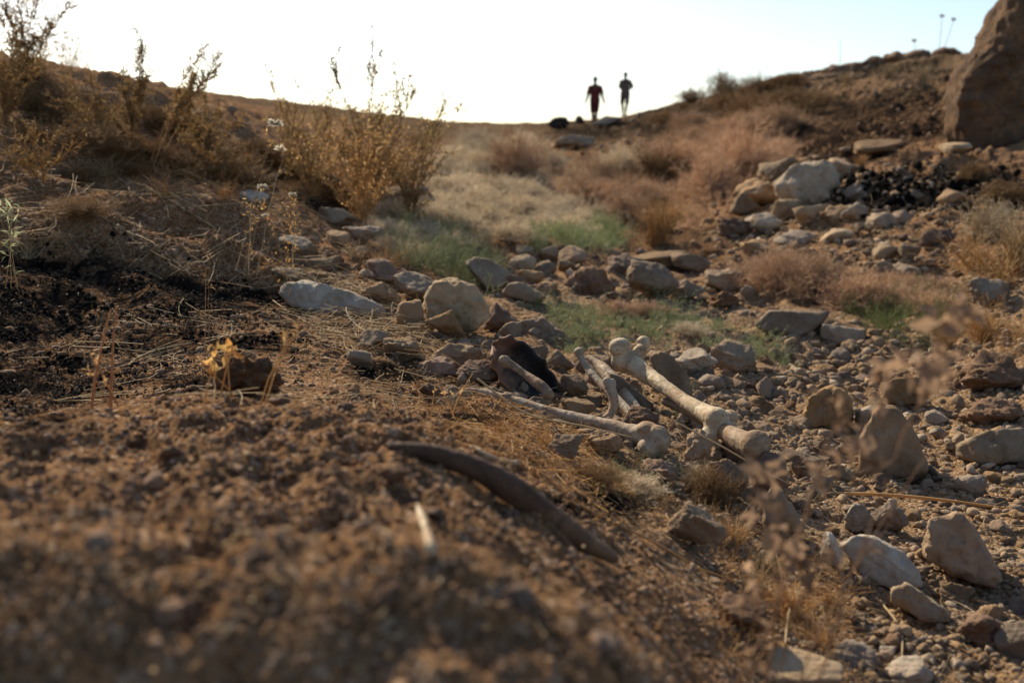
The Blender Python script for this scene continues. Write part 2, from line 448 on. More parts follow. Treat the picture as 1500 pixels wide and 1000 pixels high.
def mat_rock(name, light, mid, dark, dust=(0.30, 0.185, 0.098), scale=8.0, island=False, dusty=0.5, bs=0.006, spec=0.08):
    m, t, n, l = nt(name); tc = n('ShaderNodeTexCoord'); g = n('ShaderNodeNewGeometry')
    P = g.outputs['Position']
    oi = n('ShaderNodeObjectInfo'); rnd = g.outputs['Random Per Island'] if island else oi.outputs['Random']
    n1 = noise(n, l, P, scale, 8, 0.65, 0.4); n2 = noise(n, l, P, scale * 5, 6, 0.7); n3 = noise(n, l, P, scale * 22, 4, 0.7)
    c = ramp(n, l, n1, [(0.32, dark), (0.5, mid), (0.68, light)])
    c = mix(n, l, ramp(n, l, n2, [(0.44, (0, 0, 0)), (0.62, (dusty,)*3)]), c, c4(dust))
    c = mix(n, l, ramp(n, l, n3, [(0.62, (0, 0, 0)), (0.70, (0.5,)*3)]), c, c4(dark, 0.55))
    vr = n('ShaderNodeMapRange'); vr.inputs[3].default_value = 0.55; vr.inputs[4].default_value = 1.15; l(rnd, vr.inputs[0])
    hs = n('ShaderNodeHueSaturation'); l(c, hs.inputs['Color']); l(vr.outputs[0], hs.inputs['Value'])
    wn = n('ShaderNodeTexWhiteNoise', noise_dimensions='1D'); l(rnd, wn.inputs['W'])
    sr = n('ShaderNodeMapRange'); sr.inputs[3].default_value = 0.75; sr.inputs[4].default_value = 1.08; l(wn.outputs[0], sr.inputs[0]); l(sr.outputs[0], hs.inputs['Saturation'])
    nr = bump(n, l, math_(n, l, 'ADD', n2, math_(n, l, 'MULTIPLY', n3, 0.4)), 0.9, bs)
    vo = n('ShaderNodeTexVoronoi', feature='DISTANCE_TO_EDGE'); vo.inputs['Scale'].default_value = scale * 1.1; 
    wv = n('ShaderNodeMixRGB'); wv.inputs[0].default_value = 0.12; l(P, wv.inputs[1]); nn = n('ShaderNodeTexNoise'); nn.inputs['Scale'].default_value = scale; l(P, nn.inputs['Vector']); l(nn.outputs['Color'], wv.inputs[2]); l(wv.outputs[0], vo.inputs['Vector'])
    crack = ramp(n, l, vo.outputs['Distance'], [(0.0, (0, 0, 0)), (0.03, (1, 1, 1))])
    nr = bump(n, l, crack, 0.25, bs, nr)
    return finish(m, n, l, hs.outputs[0], 0.95, nr, spec)

def mat_plant(name, cols, trans=0.35, island=True, rough=0.7):
    m, t, n, l = nt(name); g = n('ShaderNodeNewGeometry')
    oi = n('ShaderNodeObjectInfo')
    st = [(i / (len(cols) - 1 + 1e-9), c) for i, c in enumerate(cols)]
    nz = noise(n, l, g.outputs['Position'], 9, 3, 0.6)
    f = math_(n, l, 'ADD', math_(n, l, 'MULTIPLY', g.outputs['Random Per Island'], 0.7), math_(n, l, 'MULTIPLY', math_(n, l, 'SUBTRACT', nz, 0.35), 0.9), True)
    c = ramp(n, l, f, st)
    vr = n('ShaderNodeMapRange'); vr.inputs[3].default_value = 0.8; vr.inputs[4].default_value = 1.15; l(oi.outputs['Random'], vr.inputs[0])
    hs = n('ShaderNodeHueSaturation'); l(c, hs.inputs['Color']); l(vr.outputs[0], hs.inputs['Value']); c = hs.outputs[0]
    b = n('ShaderNodeBsdfPrincipled'); l(c, b.inputs['Base Color']); b.inputs['Roughness'].default_value = rough; b.inputs['Specular IOR Level'].default_value = 0.12
    tr = n('ShaderNodeBsdfTranslucent'); l(c, tr.inputs['Color']); mx = n('ShaderNodeMixShader'); mx.inputs[0].default_value = trans
    l(b.outputs[0], mx.inputs[1]); l(tr.outputs[0], mx.inputs[2]); o = n('ShaderNodeOutputMaterial'); l(mx.outputs[0], o.inputs[0]); return m

def mat_bone(name, a, b_, c_, dark=(0.10, 0.065, 0.04), sc=30, dfac=0.85, ang=-1.2):
    m, t, n, l = nt(name); tc = n('ShaderNodeTexCoord'); P = tc.outputs['Object']
    n1 = noise(n, l, P, sc, 6, 0.6, 0.6); n2 = noise(n, l, P, sc * 5, 5, 0.7); n0 = noise(n, l, P, sc * 0.4, 4, 0.6)
    c = ramp(n, l, n1, [(0.3, c_), (0.5, b_), (0.68, a)])
    c = mix(n, l, ramp(n, l, n0, [(0.50, (0,)*3), (0.66, (dfac,)*3)]), c, c4((0.27, 0.155, 0.08)))
    c = mix(n, l, ramp(n, l, n2, [(0.58, (0,)*3), (0.70, (0.55,)*3)]), c, c4(dark))
    mp = n('ShaderNodeMapping'); mp.inputs['Rotation'].default_value = (0, 0, -ang); l(P, mp.inputs['Vector'])
    m2 = n('ShaderNodeMapping'); m2.inputs['Scale'].default_value = (9, 130, 130); l(mp.outputs[0], m2.inputs['Vector'])
    cr = noise(n, l, m2.outputs[0], 1.0, 5, 0.65, 0.3)
    ck = ramp(n, l, cr, [(0.34, (1,)*3), (0.42, (0,)*3)])
    c = mix(n, l, math_(n, l, 'MULTIPLY', ck, 0.8), c, c4(dark, 0.7))
    c = mix(n, l, ramp(n, l, noise(n, l, P, sc * .9, 8, .75, 1.5), [(0.54, (0,)*3), (0.60, (0.6,)*3)]), c, c4((0.19, 0.12, 0.065)))
    nr = bump(n, l, math_(n, l, 'ADD', math_(n, l, 'MULTIPLY', cr, 1.5), n2), 0.6, 0.0016)
    r_ = ramp(n, l, n1, [(0.3, (0.85,)*3), (0.7, (0.6,)*3)])
    return finish(m, n, l, c, r_, nr, 0.15)

def mat_plain(name, c, rough=0.8, bs=0.3, scale=60, var=0.25, bdist=0.004):
    m, t, n, l = nt(name); tc = n('ShaderNodeTexCoord'); P = tc.outputs['Object']
    n1 = noise(n, l, P, scale, 5, 0.6)
    cc = ramp(n, l, n1, [(0.3, c4(c, 1 - var)), (0.7, c4(c, 1 + var))])
    return finish(m, n, l, cc, rough, bump(n, l, n1, bs, bdist), 0.2)
FSTOP, SUN_E, SUN_EL, SUN_AZ, DUST, SKY, EXPO = 4.2, 5.0, 34, -29, 1.3, 0.108, 0.65
# ================================================================== colours
SOIL_D = (0.085, 0.047, 0.024); SOIL_M = (0.22, 0.120, 0.060); SOIL_L = (0.34, 0.20, 0.106)
M_soil = mat_ground()
M_pale = mat_rock('pale_limestone', (0.47, 0.37, 0.25), (0.36, 0.27, 0.175), (0.23, 0.16, 0.095), dusty=0.45, scale=9)
M_white = mat_rock('white_limestone', (0.60, 0.54, 0.45), (0.47, 0.41, 0.33), (0.28, 0.23, 0.17), dusty=0.5, scale=7)
M_tan = mat_rock('tan_stone', (0.38, 0.262, 0.155), (0.285, 0.185, 0.103), (0.17, 0.103, 0.055), dusty=0.5, scale=10)
M_brown = mat_rock('brown_stone', (0.25, 0.155, 0.098), (0.17, 0.10, 0.062), (0.09, 0.052, 0.033), dusty=0.35, scale=10)
M_grey = mat_rock('grey_stone', (0.33, 0.255, 0.175), (0.245, 0.18, 0.12), (0.155, 0.11, 0.070), dusty=0.5, scale=9)
M_black = mat_rock('black_stone', (0.05, 0.045, 0.04), (0.03, 0.027, 0.024), (0.015, 0.013, 0.012), dust=(0.09, 0.06, 0.04), dusty=0.4)
M_boulder = mat_rock('boulder_stone', (0.40, 0.25, 0.145), (0.24, 0.145, 0.085), (0.09, 0.058, 0.038), dust=(0.15, 0.12, 0.10), dusty=0.9, scale=3.4, bs=0.09)
M_gravel = mat_rock('gravel_stone', (0.42, 0.30, 0.185), (0.31, 0.21, 0.122), (0.18, 0.115, 0.063), dusty=0.4, scale=14, island=True)
M_crumb = mat_rock('soil_crumb', (0.40, 0.245, 0.135), (0.235, 0.13, 0.067), (0.10, 0.054, 0.028), dusty=0.3, scale=20, island=True, bs=0.003)
M_char = mat_rock('charred_bits', (0.018, 0.015, 0.014), (0.010, 0.009, 0.008), (0.005, 0.005, 0.005), dust=(0.03, 0.02, 0.015), dusty=0.3, scale=30, island=True, bs=0.003, spec=0.02)

# ================================================================== ground
NV, NA = 1150, 1060
v = np.linspace(math.log(0.12), math.log(900.5), NV) ; Yg = np.exp(v) - 0.5
Yg = np.interp(np.linspace(0, 1, NV), [0, 0.02, 0.62, 0.93, 1], [math.log(0.12), math.log(0.75), math.log(4.5), math.log(90), math.log(900)])
Yg = np.exp(Yg) - 0.5
ag = np.interp(np.linspace(0, 1, NA), [0, 0.06, 0.94, 1], [-3.5, -0.66, 0.66, 3.5])
Xg = ag[None, :] * (Yg[:, None] + 0.5); Yg2 = np.repeat(Yg[:, None], NA, 1)
Zg = height(Xg, Yg2)
V = np.stack([Xg, Yg2, Zg], -1).reshape(-1, 3)
idx = np.arange(NV * NA).reshape(NV, NA)
Q = np.stack([idx[:-1, :-1], idx[:-1, 1:], idx[1:, 1:], idx[1:, :-1]], -1).reshape(-1, 4)
me = mesh_np('ground', V, Q)
a_ = V[:, 0] / np.maximum(V[:, 1], 0.2); s_ = (CAMZ - V[:, 2]) / np.maximum(V[:, 1], 0.2)
# picture column / row of every vertex, only used to say where burnt soil, painted bank shade and stony soil lie
tt = (s_ * CT - ST) / (CT + s_ * ST); pyv = 500 + F * tt; pxv = 750 + F * a_ * (CT - ST * tt)
dv = np.hypot(V[:, 0], V[:, 1])
near = (V[:, 1] > 0.15)
wob = 30 * noise2(V[:, 0] * 6, V[:, 1] * 6, 31)
BL = [(40, 450, 130, 75), (230, 430, 110, 28), (330, 440, 110, 20), (60, 560, 120, 42), (250, 500, 90, 20), (380, 505, 60, 14),
      (20, 400, 90, 40), (560, 545, 60, 16), (880, 745, 80, 22), (690, 615, 60, 14), (1290, 290, 130, 22), (1360, 265, 110, 14), (250, 560, 70, 12),
      (1280, 165, 110, 26), (1210, 200, 90, 22), (1330, 190, 90, 18), (1190, 150, 60, 14), (1360, 140, 60, 14), (1160, 225, 60, 14), (1270, 225, 80, 10), (960, 185, 70, 12), (860, 195, 60, 16), (1040, 165, 130, 12), (500, 300, 60, 16), (1050, 730, 60, 30), (60,620,60,14), (90, 400, 110, 30)]  # upper right bank patches: char plus the bank's shade painted black
burn_shade = seg_dist(pxv + wob, pyv + wob * 0.5, BL) * near * (dv < 60)
far_burn_shade = smooth(-0.15, 0.2, noise2(V[:, 0] / 1.6, V[:, 1] / 1.2, 33)) * smooth(5, 8, dv) * (1 - smooth(40, 55, dv)) * smooth(800, 900, pxv) * 0.9  # patches of char and painted shade mixed on the far right bank
burn_shade = np.maximum(burn_shade, far_burn_shade)
bed = smooth(650, 950, pxv + 90 * (dv - 2)) * smooth(0.9, 1.5, dv) * (1 - smooth(5, 7, dv)) * smooth(380, 430, pyv)
field = smooth(13, 30, dv)
for nm, arr in (('burn_shade', burn_shade), ('bed', bed), ('field', field)):
    at = me.attributes.new(nm, 'FLOAT', 'POINT'); at.data.foreach_set('value', arr.astype(np.float32))
tag(link('ground', me, M_soil), kind='structure')
def off_burn_shade(x, y, z, keep=.03):
    a = x / y; s = (CAMZ - z) / y; t = (s * CT - ST) / (CT + s * ST); py = 500 + F * t; px = 750 + F * a * (CT - ST * t)
    b = seg_dist(px, py, BL); return np.random.default_rng(len(x)).uniform(0, 1, len(x)) > b * (1 - keep)
del V, Q

# ================================================================== loose material nobody could count
def pebble_mesh(name, X, Y, Z, R, seed, mat, label, sub=1, flat=0.7, sink=0.25):
    rnd = np.random.default_rng(seed); protos = [rock_verts(seed * 10 + i, sub, 10, 9, 0.10) for i in range(8)]
    parts = []; which = rnd.integers(0, 8, len(X))
    for w in range(8):
        P0, T0 = protos[w]; m = which == w; n = m.sum()
        if not n: continue
        ang = rnd.uniform(0, 6.28, n); c, s = np.cos(ang), np.sin(ang)
        sc = R[m, None] * np.stack([rnd.uniform(0.8, 1.35, n), rnd.uniform(0.7, 1.1, n), rnd.uniform(0.5, 0.95, n) * flat / 0.7], 1)
        q = P0[None] * sc[:, None, :]
        x = q[..., 0] * c[:, None] - q[..., 1] * s[:, None]; y = q[..., 0] * s[:, None] + q[..., 1] * c[:, None]
        Vv = np.stack([x + X[m, None], y + Y[m, None], q[..., 2] + (Z[m] + R[m] * (0.7 - 2 * sink))[:, None]], -1)
        T = T0[None] + (np.arange(n) * len(P0))[:, None, None]
        parts.append((Vv.reshape(-1, 3), T.reshape(-1, 3)))
    V, T = join(parts)
    return tag(link(name, mesh_np(name, V, T, smooth_=sub > 1), mat), label, kind='stuff')

def logn(rnd, n, lo, hi, p=2.2):
    u = rnd.uniform(0, 1, n); return lo * (hi / lo) ** (u ** p)

BED = [(700, 400), (900, 360), (1060, 375), (1120, 440), (1300, 480), (1420, 520), (1520, 500), (1520, 1010), (1090, 1010), (1000, 820), (960, 700), (1000, 620), (860, 600), (760, 480)]
r_ = np.random.default_rng(3)
x, y, z = scatter(BED, 8000, 21); pebble_mesh('gravel', x, y, z, y / F * logn(r_, len(x), 1.4, 9, 2.3), 1, M_gravel, 'fine pale gravel and grit covering the dry stream bed', 1, .7, .36)
x, y, z = scatter([(980, 510), (1520, 470), (1520, 1010), (1100, 1010), (1000, 800)], 1300, 22); pebble_mesh('pebble_gravel', x, y, z, y / F * logn(r_, len(x), 5, 11, 1.6), 2, M_gravel, 'loose rounded pebbles strewn over the stream bed', 2)
x, y, z = scatter([(620, 480), (760, 490), (1000, 560), (1200, 560), (1240, 700), (1200, 760), (1040, 740), (840, 640), (640, 580)], 330, 223); pebble_mesh('broken_rubble', x, y, z, y / F * logn(r_, len(x), 7, 19, 1.5), 33, M_tan, 'broken half buried rubble around and behind the bones', 4, .8, .38)
x, y, z = scatter([(1040, 300), (1180, 230), (1400, 250), (1500, 300), (1500, 480), (1200, 430), (1020, 390)], 2500, 23); pebble_mesh('rubble', x, y, z, y / F * logn(r_, len(x), 2, 9, 2.2), 3, M_gravel, 'crumbled stones and rubble lying on the right bank', 1)
MOUND = [(-10, 590), (400, 560), (580, 600), (760, 640), (900, 760), (1100, 1010), (-10, 1010)]
x, y, z = scatter(MOUND, 15000, 24); pebble_mesh('soil_crumbs', x, y, z, np.minimum(y / F * logn(r_, len(x), 1.1, 10, 3.2), 0.005), 4, M_crumb, 'loose brown crumbs of soil covering the near mound', 1, 0.9, 0.2)
x, y, z = scatter(MOUND, 700, 124); pebble_mesh('glint_grit', x, y, z, np.minimum(y / F * logn(r_, len(x), 1.2, 5, 2), .003), 12, M_pale, 'pale grit grains added over the near mound to imitate sun glints', 1, .9, .1)  # pale grains added to stand in for sun sparkle on the soil
x, y, z = scatter([(-10, 330), (300, 300), (600, 380), (700, 480), (860, 620), (760, 660), (580, 610), (400, 570), (-10, 600)], 6000, 25); m = off_burn_shade(x, y, z, 0); x, y, z = x[m], y[m], z[m]
pebble_mesh('soil_lumps', x, y, z, y / F * logn(r_, len(x), 1.5, 8, 2.6), 5, M_crumb, 'small brown lumps of earth on the slope behind the mound', 1, 0.9)
x, y, z = scatter([(-10, 90), (250, 140), (520, 260), (560, 330), (300, 300), (-10, 340)], 1500, 26)
pebble_mesh('bank_lumps', x, y, z, y / F * logn(r_, len(x), 1.2, 9, 3), 6, M_crumb, 'clods of dry earth on the left bank', 1, 0.9)
x, y, z = scatter([(800, 200), (1100, 130), (1390, 100), (1400, 220), (1500, 230), (1500, 300), (1200, 230), (1000, 300)], 2200, 27); m = off_burn_shade(x, y, z, .15); x, y, z = x[m], y[m], z[m]
pebble_mesh('bank_rubble', x, y, z, y / F * logn(r_, len(x), 1.5, 6, 2.2), 7, M_crumb, 'dark clods on the upper right bank', 1, 0.9)
BURN = [(-10, 380), (130, 370), (250, 400), (470, 430), (450, 520), (300, 560), (120, 600), (-10, 620)]
x, y, z = scatter(BURN, 9000, 28)
m = smooth(-0.15, 0.2, noise2(x * 9, y * 9, 35)) > r_.uniform(0, 1, len(x)); x, y, z = x[m], y[m], z[m]
pebble_mesh('charred_crumbs', x, y, z, y / F * logn(r_, len(x), 1.0, 4.2, 2.6), 8, M_char, 'black burnt crumbs and ash where the slope was scorched', 1, 1.0, 0.05)
x, y, z = scatter([(1180, 260), (1480, 250), (1500, 300), (1230, 320)], 900, 29)
pebble_mesh('charred_rubble', x, y, z, y / F * logn(r_, len(x), 2, 8, 2.2), 9, M_char, 'black scorched rubble below the big boulder', 1, 1.0, 0.1)

# ground just beside the picture, so that a step to the side still shows a stony bed and a lumpy slope
q = np.random.default_rng(99)
def beside(n, sgn, seed):
    q = np.random.default_rng(seed); y = q.uniform(.5, 1, n) ** 1 * 0 + np.exp(q.uniform(math.log(.8), math.log(6), n)); x = sgn * (y * .50 + q.uniform(0, 1, n) ** 1.3 * (1.2 + y * .5)); return x, y, height(x, y)
x, y, z = beside(3500, 1, 5); pebble_mesh('gravel', x, y, z, np.minimum(y, 3) / F * logn(r_, len(x), 2, 12, 2.2), 41, M_gravel, 'gravel and pebbles beyond the right edge of the stream bed', 1)
x, y, z = beside(2500, -1, 6); pebble_mesh('soil_lumps', x, y, z, np.minimum(y, 3) / F * logn(r_, len(x), 1.5, 9, 2.6), 42, M_crumb, 'lumps of earth beyond the left end of the slope', 1, .9)

# ================================================================== named rocks
ROCKS = [
 # px, py, w, h, roll deg (counter-clockwise seen), planes, p, rough, depth ratio, material, label
 (488, 441, 165, 56, -12, 9, 14, .07, .7, M_white, 'long flat white rock lying on the slope, largest white one on the left'),
 (668, 452, 104, 92, 0, 10, 9, .07, .9, M_pale, 'big rounded pale rock with a crack, centre left between flat white rock and bones'),
 (655, 474, 66, 44, -14, 8, 8, .05, .6, M_tan, 'rounded lower lobe of stone against the foot of the cracked pale rock'),
 (612, 420, 84, 40, -14, 8, 20, .06, .8, M_pale, 'angular pale rock tucked behind the big cracked rock'),
 (600, 460, 42, 44, 0, 9, 9, .06, .8, M_tan, 'small tan rock squeezed left of the big cracked rock'),
 (735, 465, 56, 46, 0, 10, 12, .09, .9, M_brown, 'reddish brown rock touching the right side of the cracked pale rock'),
 (800, 488, 92, 50, -20, 8, 16, .08, .8, M_tan, 'flat pale brown slab right of the reddish rock, above the charred plate'),
 (672, 520, 78, 40, -8, 9, 14, .09, .9, M_tan, 'lumpy earth coloured rock just below the cracked pale rock'),
 (640, 540, 60, 34, 0, 9, 12, .09, .9, M_brown, 'brown crumbly rock left of the charred plate'),
 (700, 545, 70, 40, -10, 9, 12, .10, .9, M_brown, 'brown rock half buried beside the charred plate'),
 (548, 498, 50, 34, -15, 9, 16, .06, .9, M_tan, 'small dusty rock under the straw left of the lumpy rock'),
 (528, 525, 44, 28, -15, 8, 20, .05, .8, M_grey, 'grey angular stone lying in the straw near the black scorched patch'),
 (560, 430, 60, 36, -10, 9, 12, .08, .9, M_tan, 'tan rock behind the right end of the flat white rock'),
 (862, 411, 84, 50, 0, 12, 12, .12, .9, M_brown, 'dark brown cloddy boulder in the middle of the gully below the green grass'),
 (957, 411, 82, 54, -8, 11, 7, .07, .8, M_tan, 'smooth rounded tan boulder right of the brown cloddy boulder'),
 (955, 380, 128, 26, 2, 8, 20, .07, .8, M_tan, 'long low ledge of reddish rock behind the smooth tan boulder'),
 (1010, 385, 62, 30, 0, 9, 12, .09, .9, M_tan, 'reddish rock at the right end of the low ledge'),
 (765, 384, 42, 24, 0, 9, 8, .05, .9, M_pale, 'small pinkish stone at the left end of the row behind the gully grass'),
 (802, 374, 36, 28, 0, 9, 9, .05, .9, M_grey, 'grey round stone in the row behind the brown cloddy boulder'),
 (838, 374, 44, 28, 6, 9, 12, .05, .9, M_tan, 'tan stone beside the grey round stone in the gully row'),
 (832, 390, 30, 20, 0, 9, 9, .05, .9, M_pale, 'pale little stone in front of the gully row'),
 (778, 405, 40, 22, 0, 9, 9, .06, .9, M_tan, 'low tan stone left of the brown cloddy boulder'),
 (745, 412, 50, 26, 0, 9, 9, .08, .9, M_brown, 'brown lump behind the green patch centre'),
 (712, 402, 70, 44, -20, 8, 12, .06, .8, M_grey, 'grey slanting rock half hidden in the green patch'),
 (768, 430, 66, 36, 0, 8, 12, .05, .8, M_grey, 'dull grey rock in shade right of the big cracked rock'),
 (1160, 475, 100, 46, 3, 6, 26, .035, .6, M_tan, 'large smooth flat-faced slab under the pink dry shrub'),
 (1237, 490, 64, 44, -3, 6, 24, .04, .8, M_grey, 'square grey block right of the smooth slab'),
 (1232, 520, 34, 24, 0, 9, 9, .05, .9, M_grey, 'small grey stone at the foot of the square grey block'),
 (1245, 508, 26, 22, 0, 9, 9, .05, .9, M_tan, 'little tan stone leaning on the square grey block'),
 (1076, 523, 76, 50, -12, 10, 14, .10, .9, M_grey, 'rough grey rock at the right end of the green ground cover'),
 (1016, 530, 66, 42, -10, 8, 18, .07, .9, M_pale, 'angular pale rock between the forked bone head and the rough grey rock'),
 (982, 553, 62, 88, -28, 6, 20, .045, .5, M_grey, 'upright smooth grey slab leaning right behind the long thick bone'),
 (920, 574, 92, 40, -36, 7, 18, .07, .6, M_grey, 'rough grey elongated slab behind the thin splinter bones'),
 (1212, 598, 74, 66, 6, 10, 14, .07, .8, M_tan, 'tan upright rock standing alone in the pebbles right of the bones'),
 (1205, 604, 38, 42, 15, 8, 10, .04, .6, M_pale, 'pale stone resting against the front of the tan upright rock'),
 (1326, 577, 66, 44, 0, 10, 12, .06, .8, M_tan, 'rounded two-tone rock above the big wedge-shaped rock on the right'),
 (1312, 640, 118, 100, -34, 5, 26, .04, .8, M_tan, 'big wedge-shaped rock with a flat shaded face on the right'),
 (1273, 612, 44, 40, -25, 7, 22, .05, .8, M_pale, 'pale pointed rock at the upper left of the big wedge'),
 (1458, 548, 110, 68, 0, 12, 12, .12, .8, M_brown, 'large rough pitted brown boulder at the right edge'),
 (1458, 604, 88, 44, 4, 10, 12, .11, .8, M_brown, 'brown lump below the rough pitted boulder'),
 (1462, 652, 112, 50, 6, 6, 22, .05, .8, M_pale, 'broad flat-topped pale rock at the right edge'),
 (1112, 592, 68, 28, 0, 9, 10, .07, .9, M_tan, 'low tan rock right of the end of the long thick bone'),
 (1330, 611, 26, 18, 0, 9, 8, .04, .9, M_pale, 'pale pebble right below the two-tone rock'),
 (1372, 612, 34, 24, 0, 9, 8, .04, .9, M_grey, 'grey smooth stone right of the two-tone rock'),
 (1420, 709, 54, 36, -5, 9, 10, .05, .9, M_grey, 'grey-tan rounded stone above the long straw at right'),
 (1460, 700, 40, 24, 0, 9, 10, .05, .9, M_tan, 'tan stone right of the rounded grey-tan one near the right edge'),
 (1259, 757, 44, 46, 8, 6, 14, .05, .8, M_white, 'small pointed whitish stone standing behind the large white rock'),
 (1302, 755, 54, 46, -20, 7, 16, .07, .9, M_grey, 'grey lump beside the small pointed whitish stone'),
 (1337, 757, 30, 22, 0, 9, 8, .03, .9, M_tan, 'smooth tan pebble right of the grey lump'),
 (1292, 826, 132, 92, -24, 6, 13, .05, .7, M_white, 'large white rock with smooth shaded face, lower right'),
 (1412, 800, 140, 92, -30, 7, 20, .07, .8, M_tan, 'large light brown wedge rock at lower right, top lit'),
 (1350, 886, 100, 52, -32, 8, 12, .07, .7, M_pale, 'elongated pale rock slanting down below the large white rock'),
 (1440, 922, 72, 66, 0, 12, 9, .10, .9, M_brown, 'round dark reddish brown clod at the lower right'),
 (1490, 940, 60, 60, 10, 7, 18, .05, .9, M_grey, 'grey block cut by the right edge at the bottom'),
 (1465, 773, 36, 24, 0, 9, 8, .05, .9, M_tan, 'small tan stone right of the light brown wedge rock'),
 (1400, 868, 60, 34, -10, 9, 12, .10, .9, M_tan, 'crumbly tan stone between the wedge rock and the reddish clod'),
 (1145, 752, 90, 70, -30, 8, 14, .07, .8, M_tan, 'brownish rock behind the blurred pink twig'),
 (1020, 775, 80, 66, -40, 7, 16, .07, .8, M_grey, 'dull grey rock in shade right of the curved brown rib'),
 (1216, 806, 34, 60, 28, 7, 18, .05, .7, M_white, 'thin white stone wedged left of the large white rock'),
 (1165, 985, 150, 56, -8, 8, 9, .05, .7, M_pale, 'pale rounded rock at the bottom edge, blurred'),
 (1090, 900, 84, 60, -20, 8, 12, .06, .8, M_brown, 'shadowed brown rock in the dry grass at the bottom'),
 (1250, 960, 70, 40, 0, 9, 10, .07, .9, M_grey, 'grey stone near the bottom edge right of the pale rounded one'),
 (1330, 985, 80, 40, -10, 9, 10, .07, .9, M_pale, 'pale stone cut by the bottom edge on the right'),
 (1023, 655, 50, 56, 12, 9, 12, .09, .8, M_tan, 'tan rough rock propping up the joint between the long bones'),
 (828, 654, 56, 46, 0, 9, 14, .09, .9, M_grey, 'grey crumbly rock under the slender long bone'),
 (1128, 700, 60, 80, -20, 8, 14, .06, .8, M_brown, 'shaded reddish rock under the loose round bone head'),
 (1085, 660, 60, 50, 0, 9, 12, .08, .8, M_brown, 'brown rock below the knobbly end of the long thick bone'),
 (838, 568, 50, 44, 0, 9, 14, .08, .9, M_tan, 'tan crumbly rock right of the charred plate'),
 (845, 600, 54, 34, -10, 7, 22, .07, .9, M_tan, 'angular tan rock behind the slender long bone'),
 (820, 530, 40, 36, 0, 9, 12, .07, .9, M_tan, 'small tan rock at the upper right of the charred plate'),
 (940, 610, 60, 34, 0, 9, 12, .08, .9, M_brown, 'brown rock under the thin splinter bones'),
 (1040, 560, 44, 26, 0, 9, 9, .06, .9, M_grey, 'grey stone in the pebbles right of the upright slab'),
 # right bank stone heap
 (1182, 270, 92, 62, 10, 7, 16, .07, .8, M_pale, 'biggest white block of the stone heap on the right bank'),
 (1186, 315, 56, 34, 0, 8, 12, .05, .9, M_pale, 'rounded pale stone under the biggest white block'),
 (1152, 308, 44, 32, 0, 9, 12, .06, .9, M_pale, 'pale stone left below the biggest white block'),
 (1118, 328, 62, 34, -5, 9, 14, .06, .9, M_pale, 'white stone at the lower left of the stone heap'),
 (1090, 300, 46, 36, 0, 9, 12, .08, .9, M_tan, 'tan stone beside dry grass, far left of the stone heap'),
 (1226, 345, 48, 22, 6, 8, 12, .05, .9, M_pale, 'yellowish flat stone low on the stone heap'),
 (1250, 310, 40, 28, 0, 9, 12, .06, .9, M_grey, 'grey stone right of the rounded pale stone in the heap'),
 (1262, 285, 56, 36, 0, 9, 12, .09, .9, M_grey, 'dusty grey stone right of the biggest white block'),
 (1350, 283, 44, 28, 0, 8, 12, .05, .9, M_grey, 'grey stone among the black scorched rubble'),
 (1396, 291, 40, 26, -12, 7, 20, .05, .9, M_tan, 'tan wedge stone among the black scorched rubble'),
 (1320, 318, 36, 20, 0, 8, 12, .06, .9, M_tan, 'reddish stone below the scorched rubble'),
 (1300, 370, 40, 30, 0, 7, 24, .05, .9, M_grey, 'square grey stone on the right bank above the pink shrub'),
 (1332, 368, 34, 26, 0, 7, 24, .05, .9, M_grey, 'second square stone, right of the square grey one on the bank'),
 (1290, 395, 46, 30, 0, 9, 12, .08, .9, M_tan, 'tan stone just above the pink dry shrub'),
 (1330, 400, 50, 30, 0, 9, 12, .08, .9, M_grey, 'grey lump above the right end of the pink shrub'),
 (1400, 217, 44, 18, 8, 8, 12, .05, .9, M_pale, 'low pale stone at the foot of the huge boulder'),
 (1450, 430, 60, 50, 0, 10, 12, .1, .9, M_grey, 'rough grey rock in the golden grass at the right'),
 (1290, 215, 90, 22, 3, 8, 12, .07, .8, M_tan, 'flat tan rock on the dark bank left of the huge boulder'),
 (1112, 282, 70, 44, 8, 9, 16, .12, .9, M_tan, 'earth coloured rock left of the biggest white block'),
 (1140, 250, 60, 34, 12, 8, 18, .10, .9, M_grey, 'grey rock at the upper left corner of the biggest white block'),
 (1235, 250, 60, 34, -8, 8, 18, .10, .9, M_tan, 'tan rock at the upper right of the biggest white block'),
 (1226, 318, 44, 34, 0, 8, 20, .10, .9, M_tan, 'tan stone between rounded pale stone and grey stone in the heap'),
 (1075, 335, 50, 34, 0, 8, 18, .12, .9, M_brown, 'brown clod at the far lower left of the stone heap'),
 (1165, 350, 60, 26, 0, 8, 18, .10, .9, M_grey, 'grey low stone at the bottom of the heap'),
 (1292, 325, 50, 30, 0, 8, 18, .12, .9, M_tan, 'rough tan stone below the scorched rubble, left'),
 (1110, 365, 56, 28, 0, 9, 16, .12, .9, M_tan, 'rough tan rock between the stone heap and the low ledge'),
 (1370, 350, 56, 32, 0, 9, 16, .12, .9, M_brown, 'brown rock on the right bank left of the straw tufts'),
 (1060, 410, 60, 34, 0, 9, 16, .12, .9, M_tan, 'rough tan rock left of the pink dry shrub'),
 (1060, 440, 50, 30, 0, 9, 16, .12, .9, M_brown, 'brown lump left of the smooth slab'),
 (900, 440, 50, 30, 0, 9, 16, .12, .9, M_brown, 'brown lump in front of the cloddy boulder'),
 (1005, 425, 56, 34, 0, 9, 16, .12, .9, M_tan, 'tan lump right of the smooth rounded tan boulder'),
 (915, 388, 60, 34, 0, 9, 18, .12, .9, M_brown, 'brown rock between the cloddy boulder and the smooth tan boulder'),
